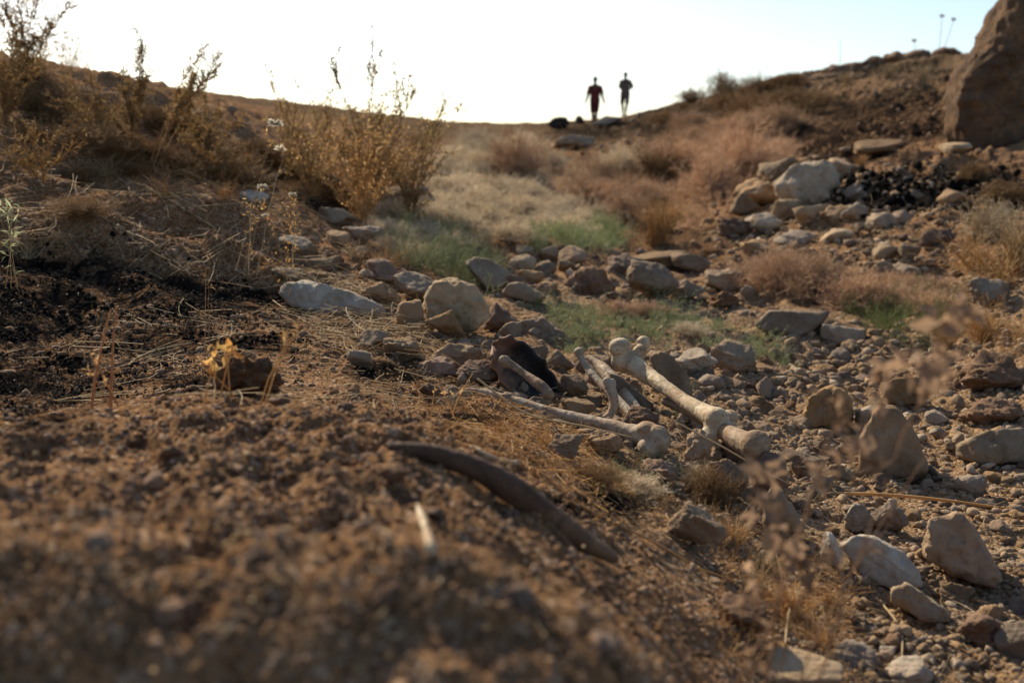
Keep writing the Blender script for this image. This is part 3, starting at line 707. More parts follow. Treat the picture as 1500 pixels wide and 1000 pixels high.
 (590, 510, 60, 36, -10, 9, 18, .12, .9, M_tan, 'dusty tan rock under the tangle of straws'),
 (636, 575, 50, 30, -10, 9, 18, .12, .9, M_brown, 'brown crumbly clod above the tip of the slender bone'),
 (885, 650, 60, 44, 0, 9, 16, .12, .9, M_tan, 'earthy rock below the middle of the slender long bone'),
 (960, 690, 66, 44, 0, 9, 16, .12, .9, M_brown, 'brown rock beneath the swollen end of the slender bone'),
 (1060, 700, 70, 60, -10, 9, 16, .10, .9, M_tan, 'shaded tan rock below the joint of the long bones'),
 (1180, 680, 60, 44, 0, 9, 18, .10, .9, M_tan, 'tan rock right of the shaded reddish rock'),
 (1230, 690, 50, 36, 0, 9, 18, .10, .9, M_pale, 'pale rock left of the foot of the big wedge'),
 # left side
 (372, 289, 44, 20, -4, 8, 12, .05, .9, M_white, 'small white rock on the left slope near the white flower heads'),
 (492, 280, 62, 50, 0, 9, 12, .07, .9, M_brown, 'brown rock at the foot of the yellow-leaved bush'),
 (490, 318, 66, 28, -4, 8, 16, .06, .9, M_grey, 'grey flat rock below the yellow-leaved bush'),
 (432, 356, 50, 22, -5, 8, 12, .05, .9, M_pale, 'pale stone uphill of the flat white rock'),
 (495, 350, 36, 24, 0, 8, 12, .05, .9, M_tan, 'tan stone right of the pale uphill stone'),
 (420, 402, 60, 20, -6, 8, 12, .05, .9, M_pale, 'low pale stone just above the flat white rock'),
 (530, 345, 60, 30, 0, 9, 12, .08, .9, M_grey, 'grey rock between the slope and the gully grass'),
 (580, 295, 110, 46, 0, 10, 10, .08, .8, M_grey, 'broad grey rock mass at the head of the left slope'),
 (475, 385, 60, 26, -6, 9, 12, .08, .9, M_tan, 'dusty tan stone above the flat white rock'),
 (560, 395, 56, 30, -10, 9, 12, .08, .9, M_brown, 'brown stone above the angular pale rock'),
 # skyline
 (818, 180, 32, 18, 0, 9, 9, .08, .9, M_black, 'dark lump on the skyline left of the two walkers'),
 (849, 176, 13, 13, 0, 9, 9, .05, .9, M_black, 'small black lump on the skyline nearest the left walker'),
 (840, 208, 66, 22, 8, 8, 14, .06, .9, M_grey, 'grey slab on the bank below the walkers'),
 (890, 177, 44, 14, 8, 8, 12, .06, .9, M_grey, 'grey flat rock between the feet of the two walkers'),
]
def extents_norm(P):
    lo, hi = P.min(0), P.max(0); return (P - (lo + hi) / 2) / ((hi - lo) / 2)
OUTL = {
 (488, 441): [(411,430),(420,413),(450,411),(505,424),(556,446),(567,466),(530,469),(490,465),(430,448)],
 (668, 452): [(623,466),(623,433),(640,413),(673,410),(697,423),(713,446),(713,466),(697,483),(660,495),(633,483)],
 (1160, 475): [(1107,473),(1127,455),(1213,456),(1200,480),(1157,496),(1113,482)],
 (1237, 490): [(1204,473),(1267,483),(1268,500),(1247,503),(1213,508),(1203,490)],
 (1212, 598): [(1170,622),(1187,580),(1213,563),(1240,573),(1248,600),(1247,625),(1227,633)],
 (1326, 577): [(1292,565),(1310,553),(1347,553),(1358,566),(1353,590),(1320,598),(1297,588)],
 (1312, 640): [(1280,596),(1308,594),(1335,623),(1364,690),(1335,712),(1262,704),(1258,640)],
 (1292, 826): [(1227,795),(1254,781),(1279,783),(1321,806),(1351,840),(1354,862),(1307,866),(1262,845)],
 (1412, 800): [(1358,755),(1401,750),(1423,766),(1476,853),(1464,868),(1401,848),(1352,812)],
 (1350, 886): [(1304,858),(1324,848),(1394,898),(1396,914),(1361,914),(1306,882)],
 (982, 553): [(951,521),(961,513),(980,517),(1007,548),(1019,588),(991,592),(964,560)],
 (920, 574): [(889,545),(905,548),(956,591),(960,603),(937,608),(908,582)],
 (800, 488): [(762,470),(795,465),(842,500),(846,514),(800,512),(762,492)],
 (1462, 652): [(1402,650),(1440,630),(1520,625),(1540,675),(1440,684),(1404,668)],
 (1182, 270): [(1138,268),(1160,244),(1200,238),(1226,252),(1222,290),(1190,302),(1145,298)],
 (1259, 757): [(1237,778),(1240,750),(1250,735),(1262,738),(1281,762),(1280,782)],
}
def outline_rock(pts, Yd, dr, seed, rough, sub=5, p=34, tilt=0.25, par=1.0):
    pts = np.array(pts, float); r = np.random.default_rng(seed)
    c = pts.mean(0); q = (pts - c) * np.array([1, -1]); w = q[:, 0].max() - q[:, 0].min(); N = []; O = []
    for i in range(len(q)):
        a, b = q[i], q[(i + 1) % len(q)]; e = b - a; nn = np.array([-e[1], e[0]]); nn /= np.linalg.norm(nn)
        if nn @ (a + b) < 0: nn = -nn
        o = nn @ a; mp_ = (a + b) / 2 * np.array([1, -1]) + c; va, vs = ray(mp_[0], mp_[1]); ny = -(nn[0] * float(va) - nn[1] * float(vs)) * par + r.uniform(-.06, .05)
        N.append([nn[0], ny, nn[1]]); O.append(o)
        N.append([nn[0] * .7, -.72, nn[1] * .7]); O.append((o * .7 + .72 * dr * w / 2) * r.uniform(.80, .98))
        N.append([nn[0] * .7, .72, nn[1] * .7]); O.append((o * .7 + .72 * dr * w / 2) * .85)
    N += [[r.uniform(-.25, .1), -1, tilt], [0, 1, 0.1]]; O += [dr * w / 2, dr * w / 2]
    N = np.array(N, float); nl_ = np.linalg.norm(N, axis=1); N /= nl_[:, None]; O = np.maximum(np.array(O) / nl_, 3.0) * 1.04
    d, T = ico(sub); R = (((np.maximum(d @ N.T, 0) / O) ** p).sum(1)) ** (-1 / p); P = d * R[:, None]; u = P / (w / 2); off = seed * 3.7
    k = 1 + rough * (1.0 * noise3(u * 2.2 + off, 1) + .5 * noise3(u * 5 + off, 2) - .5 * np.abs(noise3(u * 4 + off, 3)) + .25 * noise3(u * 12 + off, 4) + .14 * noise3(u * 26 + off, 5) - .5 * smooth(.25, .5, noise3(u * 7 + off, 6)))
    return P * k[:, None] * Yd / F, T, c
def put_rock(i, px, py, w, h, roll, planes, p, rough, dr, mat, label, sub=None):
    if (px, py) in OUTL:
        o_ = OUTL[(px, py)]; b_ = max(o_, key=lambda t: t[1]); x, y, z = hit1(b_[0], b_[1] - 2); Yc = y + dr * w / 2 * y / F * .8
        P, T, c_ = outline_rock(o_, Yc, dr, i, rough * 2.0)
        return tag(link('rock', mesh_np('rock', P, T), mat, loc=point(c_[0], c_[1], Yc)), label, 'rock')
    rr = math.radians(roll)
    hb = abs(h / 2 * math.cos(rr)) + abs(w / 2 * math.sin(rr)) * 0.8
    x, y, z = hit1(px, py + hb * 0.92)
    sub = sub or (5 if max(w, h) > 44 and y < 4 else 4)
    P, T = rock_verts(1000 + i * 7, sub, planes, p * 1.3, rough * 1.4)
    P = extents_norm(P)
    Yc = y + dr * w / 2 * y / F * 0.75
    s = Yc / F
    S = np.array([w / 2 * s, w / 2 * s * dr, h / 2 * s]); P = P * S
    c = point(px, py, Yc)
    me = mesh_np('rock', P, T)
    o = link('rock', me, mat, loc=c, rot=(0, -rr, 0))
    return tag(o, label, 'rock')
for i, r in enumerate(ROCKS): put_rock(i, *r)

# ---- loose stones, countable, in groups
STONES = []
def stones(poly, n, lo, hi, mats, label, group, seed, protos):
    rnd = np.random.default_rng(seed); x, y, z = scatter(poly, n, seed)
    for k in range(len(x)):
        w = lo * (hi / lo) ** (rnd.uniform() ** 1.8) * y[k] / F
        o = bpy.data.objects.new('stone', protos[int(rnd.integers(0, len(protos)))]); COL.objects.link(o)
        sc = w / 2 * np.array([rnd.uniform(0.9, 1.25), rnd.uniform(0.8, 1.1), rnd.uniform(0.6, 0.85)])
        o.scale = sc; o.rotation_euler = (rnd.normal(0, 0.2), rnd.normal(0, 0.2), rnd.uniform(0, 6.28))
        o.location = (x[k], y[k], z[k] + sc[2] * rnd.uniform(-.05, .4))
        tag(o, label, 'stone', group)
def stone_protos(mat, n, seed, p, rough):
    out = []
    for i in range(n):
        P, T = rock_verts(seed + i, 4, 9, p, rough); me = mesh_np('stone', extents_norm(P), T); me.materials.append(mat); out.append(me)
    return out
PR = stone_protos(M_tan, 8, 300, 14, .11) + stone_protos(M_pale, 4, 320, 18, .09) + stone_protos(M_brown, 4, 340, 14, .13) + stone_protos(M_grey, 3, 350, 20, .10)
PA = stone_protos(M_tan, 5, 400, 22, .11) + stone_protos(M_pale, 2, 420, 26, .09) + stone_protos(M_brown, 5, 440, 16, .14)
stones([(1120, 500), (1230, 510), (1290, 560), (1180, 580), (1100, 570), (1090, 530)], 45, 14, 30, None, 'rounded tan stone among the pebbles between the smooth slab and the tan upright rock', 'rounded stones above the tan upright rock', 41, PR)
stones([(1110, 580), (1500, 600), (1500, 780), (1200, 760), (1120, 680)], 60, 14, 36, None, 'loose stone on the stream bed around the big wedge-shaped rock', 'loose stones around the wedge rock', 42, PR)
stones([(1150, 770), (1500, 800), (1500, 1000), (1200, 1000)], 34, 18, 46, None, 'loose stone near the large white rock at the lower right', 'loose stones at the lower right', 43, PR)
stones([(740, 360), (1050, 370), (1110, 440), (1060, 460), (760, 440)], 42, 12, 36, None, 'rough reddish stone around the rounded boulders in the middle of the gully', 'rough stones in the middle of the gully', 44, PA)
stones([(1060, 290), (1230, 290), (1340, 340), (1400, 410), (1240, 390), (1080, 350)], 50, 10, 32, None, 'rough stone of the heap on the right bank', 'stones heaped on the right bank', 45, PA + PR[8:])
stones([(440, 330), (560, 340), (640, 420), (760, 540), (620, 560), (500, 500), (430, 400)], 60, 12, 36, None, 'half buried dusty stone on the left slope by the straw', 'stones on the left slope', 46, PA)

q = np.random.default_rng(888)
for k in range(26):
    px = 1150 + 235 * k / 25 + q.normal(0, 4); sky = np.interp(px, [1150, 1180, 1210, 1240, 1270, 1290, 1390], [124, 106, 91, 91, 93, 85, 78])
    Y = 27.5 + q.uniform(-1, 1); c = point(px, sky + q.uniform(0, 5), Y); w = q.uniform(14, 40) * Y / F
    c[2] = min(c[2], float(height(c[0], Y)) + .12)
    o = bpy.data.objects.new('earth_lump', PA[5 + int(q.integers(0, 7))]); COL.objects.link(o); o.location = c; o.scale = (w / 2, w / 2, w / 2 * q.uniform(.3, .6)); o.rotation_euler = (0, 0, k)
    o.material_slots[0].link = 'OBJECT'; o.material_slots[0].material = M_brown
    tag(o, 'dark lump of earth on the crest of the right bank', 'lump', 'lumps along the crest')
# ---- the huge boulder
x, y, z = hit1(1440, 222)
BO = [(1468,-30),(1452,20),(1422,62),(1406,95),(1401,145),(1401,198),(1417,216),(1480,224),(1600,225),(1640,60),(1600,-110),(1500,-130)]
P, T, c_ = outline_rock(BO, y + .6, .6, 7, .06, 6, 60, -.12, .5)
P = P * (1 + 0.06 * noise3(P * 2.2, 5) - 0.07 * np.abs(noise3(P * 5, 6)) + .03 * noise3(P * 13, 9) - .07 * smooth(.1, .4, noise3(P * np.array([3, 3, 5]), 19)) - .04 * np.abs(noise3(P * 24, 29)) + .012 * noise3(P * 50, 39))[:, None]
zb = c_[1] - P[:, 2] / ((y + .6) / F); lf = smooth(60, -40, P[:, 0] / ((y + .6) / F) + c_[0] - 1440) if False else (1 - smooth(-90, 20, P[:, 0] * F / (y + .6)))
P[:, 0] -= lf * (np.exp(-((zb - 112) / 42) ** 2) * 15 - np.exp(-((zb - 205) / 22) ** 2) * 8 + 7 * noise3(np.stack([zb / 26, P[:, 1] * 6, zb * 0], -1), 88)) * (y + .6) / F
bo = tag(link('boulder', mesh_np('boulder', P, T), M_boulder, loc=point(c_[0], c_[1], y + .6)),
         'huge rough orange-brown boulder standing on the right bank, taller than the picture', 'boulder')

# ---- brown clod on the mound
x, y, z = hit1(360, 578)
P, T = rock_verts(91, 5, 14, 7, 0.2); P = extents_norm(P); P *= (1 + 0.5 * noise3(P * 2.4, 71) + 0.22 * noise3(P * 5, 72) + .08 * noise3(P * 11, 73))[:, None]
s = y / F
tag(link('soil_clod', mesh_np('soil_clod', P * np.array([54 * s, 34 * s, 32 * s]), T), M_brown, loc=(x, y + 0.01, z + 22 * s)), 'jagged dark brown clod of dried earth on the crest of the near mound', 'clod')
for q, (a, b, w) in enumerate([(250, 665, 30), (225, 712, 46), (640, 760, 34), (575, 705, 46), (410, 590, 30), (205, 545, 14), (505, 600, 26), (300, 700, 26), (90, 650, 24), (470, 700, 26), (380, 820, 50), (150, 800, 44), (560, 880, 60), (760, 880, 52), (250, 905, 60), (880, 950, 60)]):
    x, y, z = hit1(a, b); s = y / F
    P, T = rock_verts(200 + q, 4, 10, 9, 0.13); P = extents_norm(P)
    o = link('soil_clod', mesh_np('soil_clod', P * np.array([w * .55 * s, w * .45 * s, w * .34 * s]), T), M_brown, loc=(x, y, z + w * .1 * s), rot=(0, 0, q))
    tag(o, 'rounded dark lump of earth on the near mound in the foreground', 'clod', 'clods on the near mound')

# ================================================================== bones
M_bone = mat_bone('weathered_bone', (0.53, 0.43, 0.29), (0.41, 0.32, 0.205), (0.28, 0.20, 0.12))
M_bone2 = mat_bone('grey_bone', (0.40, 0.325, 0.235), (0.30, 0.235, 0.165), (0.19, 0.14, 0.095))
M_bone3 = mat_bone('tan_bone', (0.33, 0.25, 0.165), (0.22, 0.155, 0.10), (0.13, 0.085, 0.055))
M_rib = mat_bone('brown_bone', (0.14, 0.088, 0.055), (0.085, 0.050, 0.032), (0.045, 0.027, 0.019), sc=14, dfac=0.3)
def W(px, py, Y): return point(px, py, Y)
def R(px, Y): return px * Y / F
def bone(name, pieces, mat, label, voxel=0.0022, it=5, cat='bone', rough=0.0006):
    V, T = join(pieces)
    c = V.mean(0)
    V = c + (V - c) * 1.0
    me = remeshed(name, V - c, T, voxel, it, lambda co: rough * (noise3(co * 90, 3) + 0.6 * noise3(co * 260, 4)) + 4.0 * rough * noise3(co * 22, 8) - 1.6 * rough * np.abs(noise3(co * 60, 9)))
    return tag(link(name, me, mat, loc=c), label, cat)
def axes(d, up=(0, 0, 1)):
    d = unit(np.array(d, float)); s = unit(np.cross(d, np.array(up, float))); u = np.cross(s, d); return np.stack([d, s, u])

# long thick bone: forked knuckles far end, shaft, knobbly near end
yf, yn = 2.28, 1.93
far = W(926, 528, yf); nr = W(1052, 612, yn); ax = axes(nr - far)
L1 = R(1, yf)
pc = [capsule_chain([W(921, 528, yf), W(944, 545, 2.23), W(968, 563, 2.15), W(1000, 586, 2.06), W(1028, 602, 1.98), W(1050, 613, yn)],
                    [R(17, yf), R(14, 2.2), R(11.5, 2.14), R(11, 2.05), R(13, 1.99), R(19, yn)], 20, 10)]
pc += [ellipsoid(W(908, 509, yf), (R(15, yf), R(17, yf), R(15, yf)), ax), ellipsoid(W(942, 502, yf + .02), (R(11, yf), R(11, yf), R(11, yf)), ax),
       ellipsoid(W(913, 528, yf + .005), (R(15, yf), R(20, yf), R(18, yf)), ax), ellipsoid(W(937, 516, yf), (R(11, yf), R(11, yf), R(12, yf)), ax)]
pc += [ellipsoid(W(1048, 622, yn), (R(22, yn), R(17, yn), R(18, yn)), ax), ellipsoid(W(1068, 612, yn + .02), (R(15, yn), R(15, yn), R(13, yn)), ax),
       ellipsoid(W(1066, 628, yn - .015), (R(14, yn), R(14, yn), R(13, yn)), ax), ellipsoid(W(1040, 636, yn - .01), (R(16, yn), R(16, yn), R(12, yn)), ax)]
bone('long_bone', pc, M_bone, 'thick long bone with a forked two-knuckle end raised on top of the pile', 0.0022, 5)

# bone lying beneath with a round head
y0, y1 = 2.02, 1.80
ax2 = axes(W(1112, 650, y1) - W(1000, 600, y0))
pc = [capsule_chain([W(975, 588, 2.12), W(1000, 598, 2.08), W(1030, 614, 2.0), W(1065, 634, 1.90), W(1098, 652, 1.82)], [R(7, 2.06), R(8, 2.02), R(10, 1.95), R(14, 1.88), R(20, y1)], 18),
      ellipsoid(W(1107, 652, y1), (R(24, y1), R(24, y1), R(25, y1)), ax2)]
bone('round_headed_bone', pc, M_bone3, 'bone with a smooth ball-shaped head lying under the thick forked bone')

# slender long bone in front
ys, ye = 1.98, 1.78
ax3 = axes(W(960, 640, ye) - W(690, 572, ys))
pc = [capsule_chain([W(686, 571, ys), W(712, 578, 1.97), W(760, 592, 1.94), W(820, 607, 1.90), W(880, 622, 1.85), W(925, 634, 1.81), W(958, 643, ye)],
                    [R(4, ys), R(8, ys), R(10.5, 1.94), R(9.5, 1.9), R(11, 1.85), R(15, 1.81), R(20, ye)], 20),
      ellipsoid(W(961, 645, ye), (R(22, ye), R(24, ye), R(25, ye)), ax3), ellipsoid(W(950, 655, ye - .01), (R(18, ye), R(20, ye), R(17, ye)), ax3), ellipsoid(W(948, 626, ye + .01), (R(16, ye), R(20, ye), R(9, ye)), ax3)]
bone('slender_long_bone', pc, M_bone2, 'slender long bone with thin left tip and swollen right end, lying in front')

# splinter bones
pc = [capsule_chain([W(848, 518, 2.2), W(858, 536, 2.17), W(876, 558, 2.12), W(900, 582, 2.06), W(922, 604, 2.0), W(936, 620, 1.96)], [R(6, 2.2), R(6, 2.17), R(6.5, 2.12), R(8, 2.06), R(8, 2), R(8, 1.96)], 14),
      ellipsoid(W(849, 516, 2.2), (R(8.5, 2.2), R(8, 2.2), R(8, 2.2)))]
bone('thin_bone', pc, M_bone2, 'thin straight bone with small knob on its upper tip, left of the blade bone', 0.002, 3)
pc = [capsule_chain([W(862, 524, 2.26), W(880, 538, 2.22), W(900, 560, 2.15), W(920, 585, 2.08), W(945, 615, 2.0)], [R(5, 2.26), R(10, 2.22), R(11, 2.15), R(9.5, 2.08), R(8, 2.0)], 14)]
bone('blade_bone', pc, M_bone2, 'broader tapering bone right of the thin knobbed one', 0.002, 3)
pc = [capsule_chain([W(889, 558, 1.95), W(896, 575, 1.94), W(899, 592, 1.93), W(894, 606, 1.92), W(884, 614, 1.92)], [R(7, 1.95), R(8, 1.94), R(8, 1.93), R(7, 1.92), R(6, 1.92)], 14),
      ellipsoid(W(897, 562, 1.95), (R(6, 1.95), R(6, 1.95), R(9, 1.95)))]
bone('hooked_bone', pc, M_bone2, 'short hooked bone standing upright between slender long bone and thin pair', 0.002, 3)
pc = [capsule_chain([W(738, 528, 2.04), W(752, 536, 2.03), W(770, 549, 2.01), W(790, 564, 1.98), W(806, 578, 1.96)], [R(8, 2.04), R(6, 2.03), R(6, 2.0), R(8.5, 1.98), R(7.5, 1.96)], 14),
      ellipsoid(W(741, 530, 2.04), (R(8, 2), R(8, 2), R(10, 2))), ellipsoid(W(802, 577, 1.96), (R(9, 2), R(9, 2), R(8, 2)))]
bone('small_knobbed_bone', pc, M_bone3, 'small knobbed bone leaning on the charred plate', 0.002, 3)
# rib in the foreground
Xr = [(572, 655), (610, 660), (655, 672), (705, 692), (755, 722), (805, 757), (850, 790), (897, 818)]
hx, hy, hz = hits([p[0] for p in Xr], [p[1] + 14 for p in Xr]); dd = np.polyval(np.polyfit(range(8), hy, 1), range(8))
pts = [W(p[0], p[1] - 1, dd[i] * .985) for i, p in enumerate(Xr)]
V, T = capsule_chain(pts, [R(5, 1.3), R(9, 1.3), R(12, 1.25), R(15, 1.2), R(17, 1.2), R(17, 1.15), R(15, 1.1), R(9, 1.1)], 20, 10)
bone('rib_bone', [(V * np.array([1, 1, 1]), T)], M_rib, 'long curved dark brown rib bone half sunk in the near mound', 0.0022, 3)
hx, hy, hz = hits([612, 628], [742, 812]); 
pc = [capsule_chain([W(611, 742, hy[0]), W(620, 765, hy[0] * .7 + hy[1] * .3), W(629, 800, hy[1])], [R(4, .9), R(5, .9), R(6, .85)], 12), ellipsoid(W(630, 806, hy[1]), (R(9, .85), R(8, .85), R(8, .85)))]
bone('bone_chip', pc, M_bone, 'small pale bone splinter lying on the near mound, out of focus', 0.0012, 2)
hx, hy, hz = hits([700, 755], [665, 682])
pc = [capsule_chain([W(690, 654, hy[0]), W(722, 672, hy[0]), W(757, 678, hy[1])], [R(3, 1.4), R(4.5, 1.4), R(4, 1.4)], 12)]
bone('curved_splinter', pc, M_bone, 'short pale curved splinter above the brown rib', 0.0015, 2)

# charred curved plate
def plate():
    n, k = 40, 15; cen = [(722, 497), (745, 489), (775, 503), (800, 528), (818, 558), (824, 590)]
    low = [(716, 520), (722, 545), (742, 575), (765, 590), (790, 596), (818, 596)]
    t = np.linspace(0, 5, n); A = np.array([[np.interp(u, range(6), [c[j] for c in cen]) for j in (0, 1)] for u in t]); B = np.array([[np.interp(u, range(6), [c[j] for c in low]) for j in (0, 1)] for u in t])
    V = []
    for i in range(n):
        for j in range(k):
            f = j / (k - 1); q = A[i] * (1 - f) + B[i] * f
            Y = 2.14 - 0.04 * i / n - 0.10 * f + 0.06 * math.sin(math.pi * f) + 0.006 * math.sin(i * 0.5 + j * 0.3)
            V.append(W(q[0] + 2 * math.sin(i * .9), q[1] + 2 * math.sin(i * 1.3), Y))
    V = np.array(V); idx = np.arange(n * k).reshape(n, k); Q = np.stack([idx[:-1, :-1], idx[1:, :-1], idx[1:, 1:], idx[:-1, 1:]], -1).reshape(-1, 4)
    return V, Q
V, Q = plate(); c = V.mean(0)
me = mesh_np('plate', V - c, Q)
m, t, n, l = nt('charred_plate'); tc = n('ShaderNodeTexCoord'); P = tc.outputs['Object']
sx = n('ShaderNodeSeparateXYZ'); l(P, sx.inputs[0])
g0 = math_(n, l, 'ADD', math_(n, l, 'MULTIPLY', sx.outputs[0], -8), math_(n, l, 'MULTIPLY', noise(n, l, P, 25, 5), 1.1))
cc = ramp(n, l, math_(n, l, 'ADD', g0, 0.0), [(0.5, (0.016, 0.014, 0.013)), (0.72, (0.06, 0.036, 0.025)), (0.95, (0.17, 0.085, 0.048))])
finish(m, n, l, cc, 0.8, bump(n, l, noise(n, l, P, 90, 5, 0.7), 0.6, 0.003), 0.3)
o = link('charred_plate', me, m, loc=c); sol = o.modifiers.new('s', 'SOLIDIFY'); sol.thickness = 0.009; sb = o.modifiers.new('b', 'SUBSURF'); sb.levels = sb.render_levels = 1
tag(o, 'curved charred plate, rusty brown and black, standing beside the bones', 'charred plate')
# ================================================================== vegetation
M_straw = mat_plant('dry_straw', [(0.30, 0.20, 0.10), (0.44, 0.32, 0.175), (0.62, 0.50, 0.33)], 0.25)
M_gold = mat_plant('golden_grass', [(0.36, 0.19, 0.07), (0.53, 0.32, 0.13), (0.68, 0.49, 0.25)], 0.4)
M_pink = mat_plant('pink_dry_twigs', [(0.47, 0.305, 0.19), (0.66, 0.47, 0.32), (0.80, 0.65, 0.48)], 0.5)
M_palep = mat_plant('pale_dry_twigs', [(0.60, 0.48, 0.34), (0.75, 0.65, 0.49), (0.86, 0.79, 0.64)], 0.5)
M_brownt = mat_plant('brown_twigs', [(0.20, 0.115, 0.05), (0.36, 0.225, 0.11), (0.52, 0.36, 0.19)], 0.4)
M_green = mat_plant('grey_green_leaves', [(0.24, 0.28, 0.12), (0.40, 0.43, 0.23), (0.60, 0.60, 0.40)], 0.45)
M_dgreen = mat_plant('dark_green_leaves', [(0.13, 0.155, 0.055), (0.24, 0.27, 0.11), (0.38, 0.38, 0.19)], 0.45)
M_olive = mat_plant('olive_leaves', [(0.17, 0.105, 0.04), (0.30, 0.20, 0.08), (0.44, 0.32, 0.15)], 0.5)
M_thorn = mat_plant('thorny_leaves', [(0.13, 0.075, 0.03), (0.24, 0.145, 0.06), (0.34, 0.24, 0.10)], 0.4)
M_orange = mat_plant('orange_leaves', [(0.40, 0.16, 0.045), (0.52, 0.27, 0.08), (0.60, 0.40, 0.14)], 0.5)
M_scorch = mat_plant('scorched_stalks', [(0.012, 0.01, 0.009), (0.03, 0.024, 0.02), (0.09, 0.06, 0.04)], 0.0)
M_gold2 = M_gold
M_dead = mat_plant('dead_leaves', [(0.16, 0.085, 0.04), (0.30, 0.17, 0.08), (0.50, 0.33, 0.15)], 0.3)
M_pap = mat_plant('papery_pods', [(0.22, 0.14, 0.085), (0.36, 0.24, 0.155)], 0.5)
M_rstalk = mat_plant('reddish_stalk', [(0.22, 0.10, 0.05), (0.34, 0.17, 0.08), (0.40, 0.22, 0.11)], 0.1)
M_petal = mat_plant('papery_petals', [(0.62, 0.55, 0.42), (0.74, 0.68, 0.56)], 0.4)

def strands_mesh(name, PR_, sides=3, leaf=None):
    parts = [tubes(P, R_, sides, i) for i, (P, R_) in enumerate(PR_)]
    V, Q = join(parts); return mesh_np(name, V, Q)
def leaf_mesh(name, C, D, L, Wd, rnd, curl=0.2):
    U = rnd.normal(size=C.shape) + np.array([0, 0, 1.0]); V, T = leaves(C, D, U, L, Wd, curl); return mesh_np(name, V, T, smooth_=False)
def along(P, n, rnd, lo=0.2):
    m, kk, _ = P.shape; i = rnd.integers(0, m, n); t = rnd.uniform(lo, 1, n) * (kk - 1.001); j = t.astype(int); f = (t - j)[:, None]
    return P[i, j] * (1 - f) + P[i, j + 1] * f, unit(P[i, j + 1] - P[i, j])

# ---- fluffy dry shrubs (unit size: about 1 high, 1.3 wide)
def fluffy(seed, n1=60, n2=620, n3=3000, h=1.0, spread=0.9, r=0.0052, mat=None, lab='shrub', wispy=0.25):
    q = np.random.default_rng(seed); th = q.uniform(0, 6.28, n1); e = q.uniform(0.15, 1.5, n1)
    d = np.stack([np.cos(th) * np.cos(e) * spread, np.sin(th) * np.cos(e) * spread, np.sin(e)], 1)
    st = np.stack([q.normal(0, .07, n1), q.normal(0, .07, n1), np.zeros(n1)], 1)
    A = grow(st, d, h * q.uniform(0.55, 0.95, n1), 8, q, r * 1.6, r * .8, .16, .03)
    B = branch(A[0], n2, q, .34 * h, 6, .75, r * .9, r * .5, .2, wispy, .05)
    C = branch(B[0], n3, q, .13 * h, 4, .9, r * .55, r * .3, .2, wispy, .05)
    return strands_mesh('shrub', [A, B, C]), C[0]
def put(o, px, py, size_px, hs=1.0, rz=0, dz=-.01, ws=1.0):
    x, y, z = hit1(px, py); s = size_px * y / F; o.location = (x, y, z + dz * s); o.rotation_euler = (0, 0, rz); o.scale = (s * ws, s * ws, s * hs); return o
FL = [fluffy(500 + i)[0] for i in range(3)]
FLd = [fluffy(520 + i, 60, 500, 2400, r=.006)[0] for i in range(2)]
for m_ in FL: m_.materials.append(M_pink)
def shrub(me, mat, px, py, sz, label, group=None, hs=1.0, ws=1.0, rz=0.0, name='dry_shrub', cat='shrub'):
    o = bpy.data.objects.new(name, me); COL.objects.link(o)
    if me.materials and me.materials[0] != mat:
        o.material_slots[0].link = 'OBJECT'; o.material_slots[0].material = mat
    elif not me.materials: me.materials.append(mat)
    put(o, px, py, sz, hs, rz, ws=ws); return tag(o, label, cat, group)
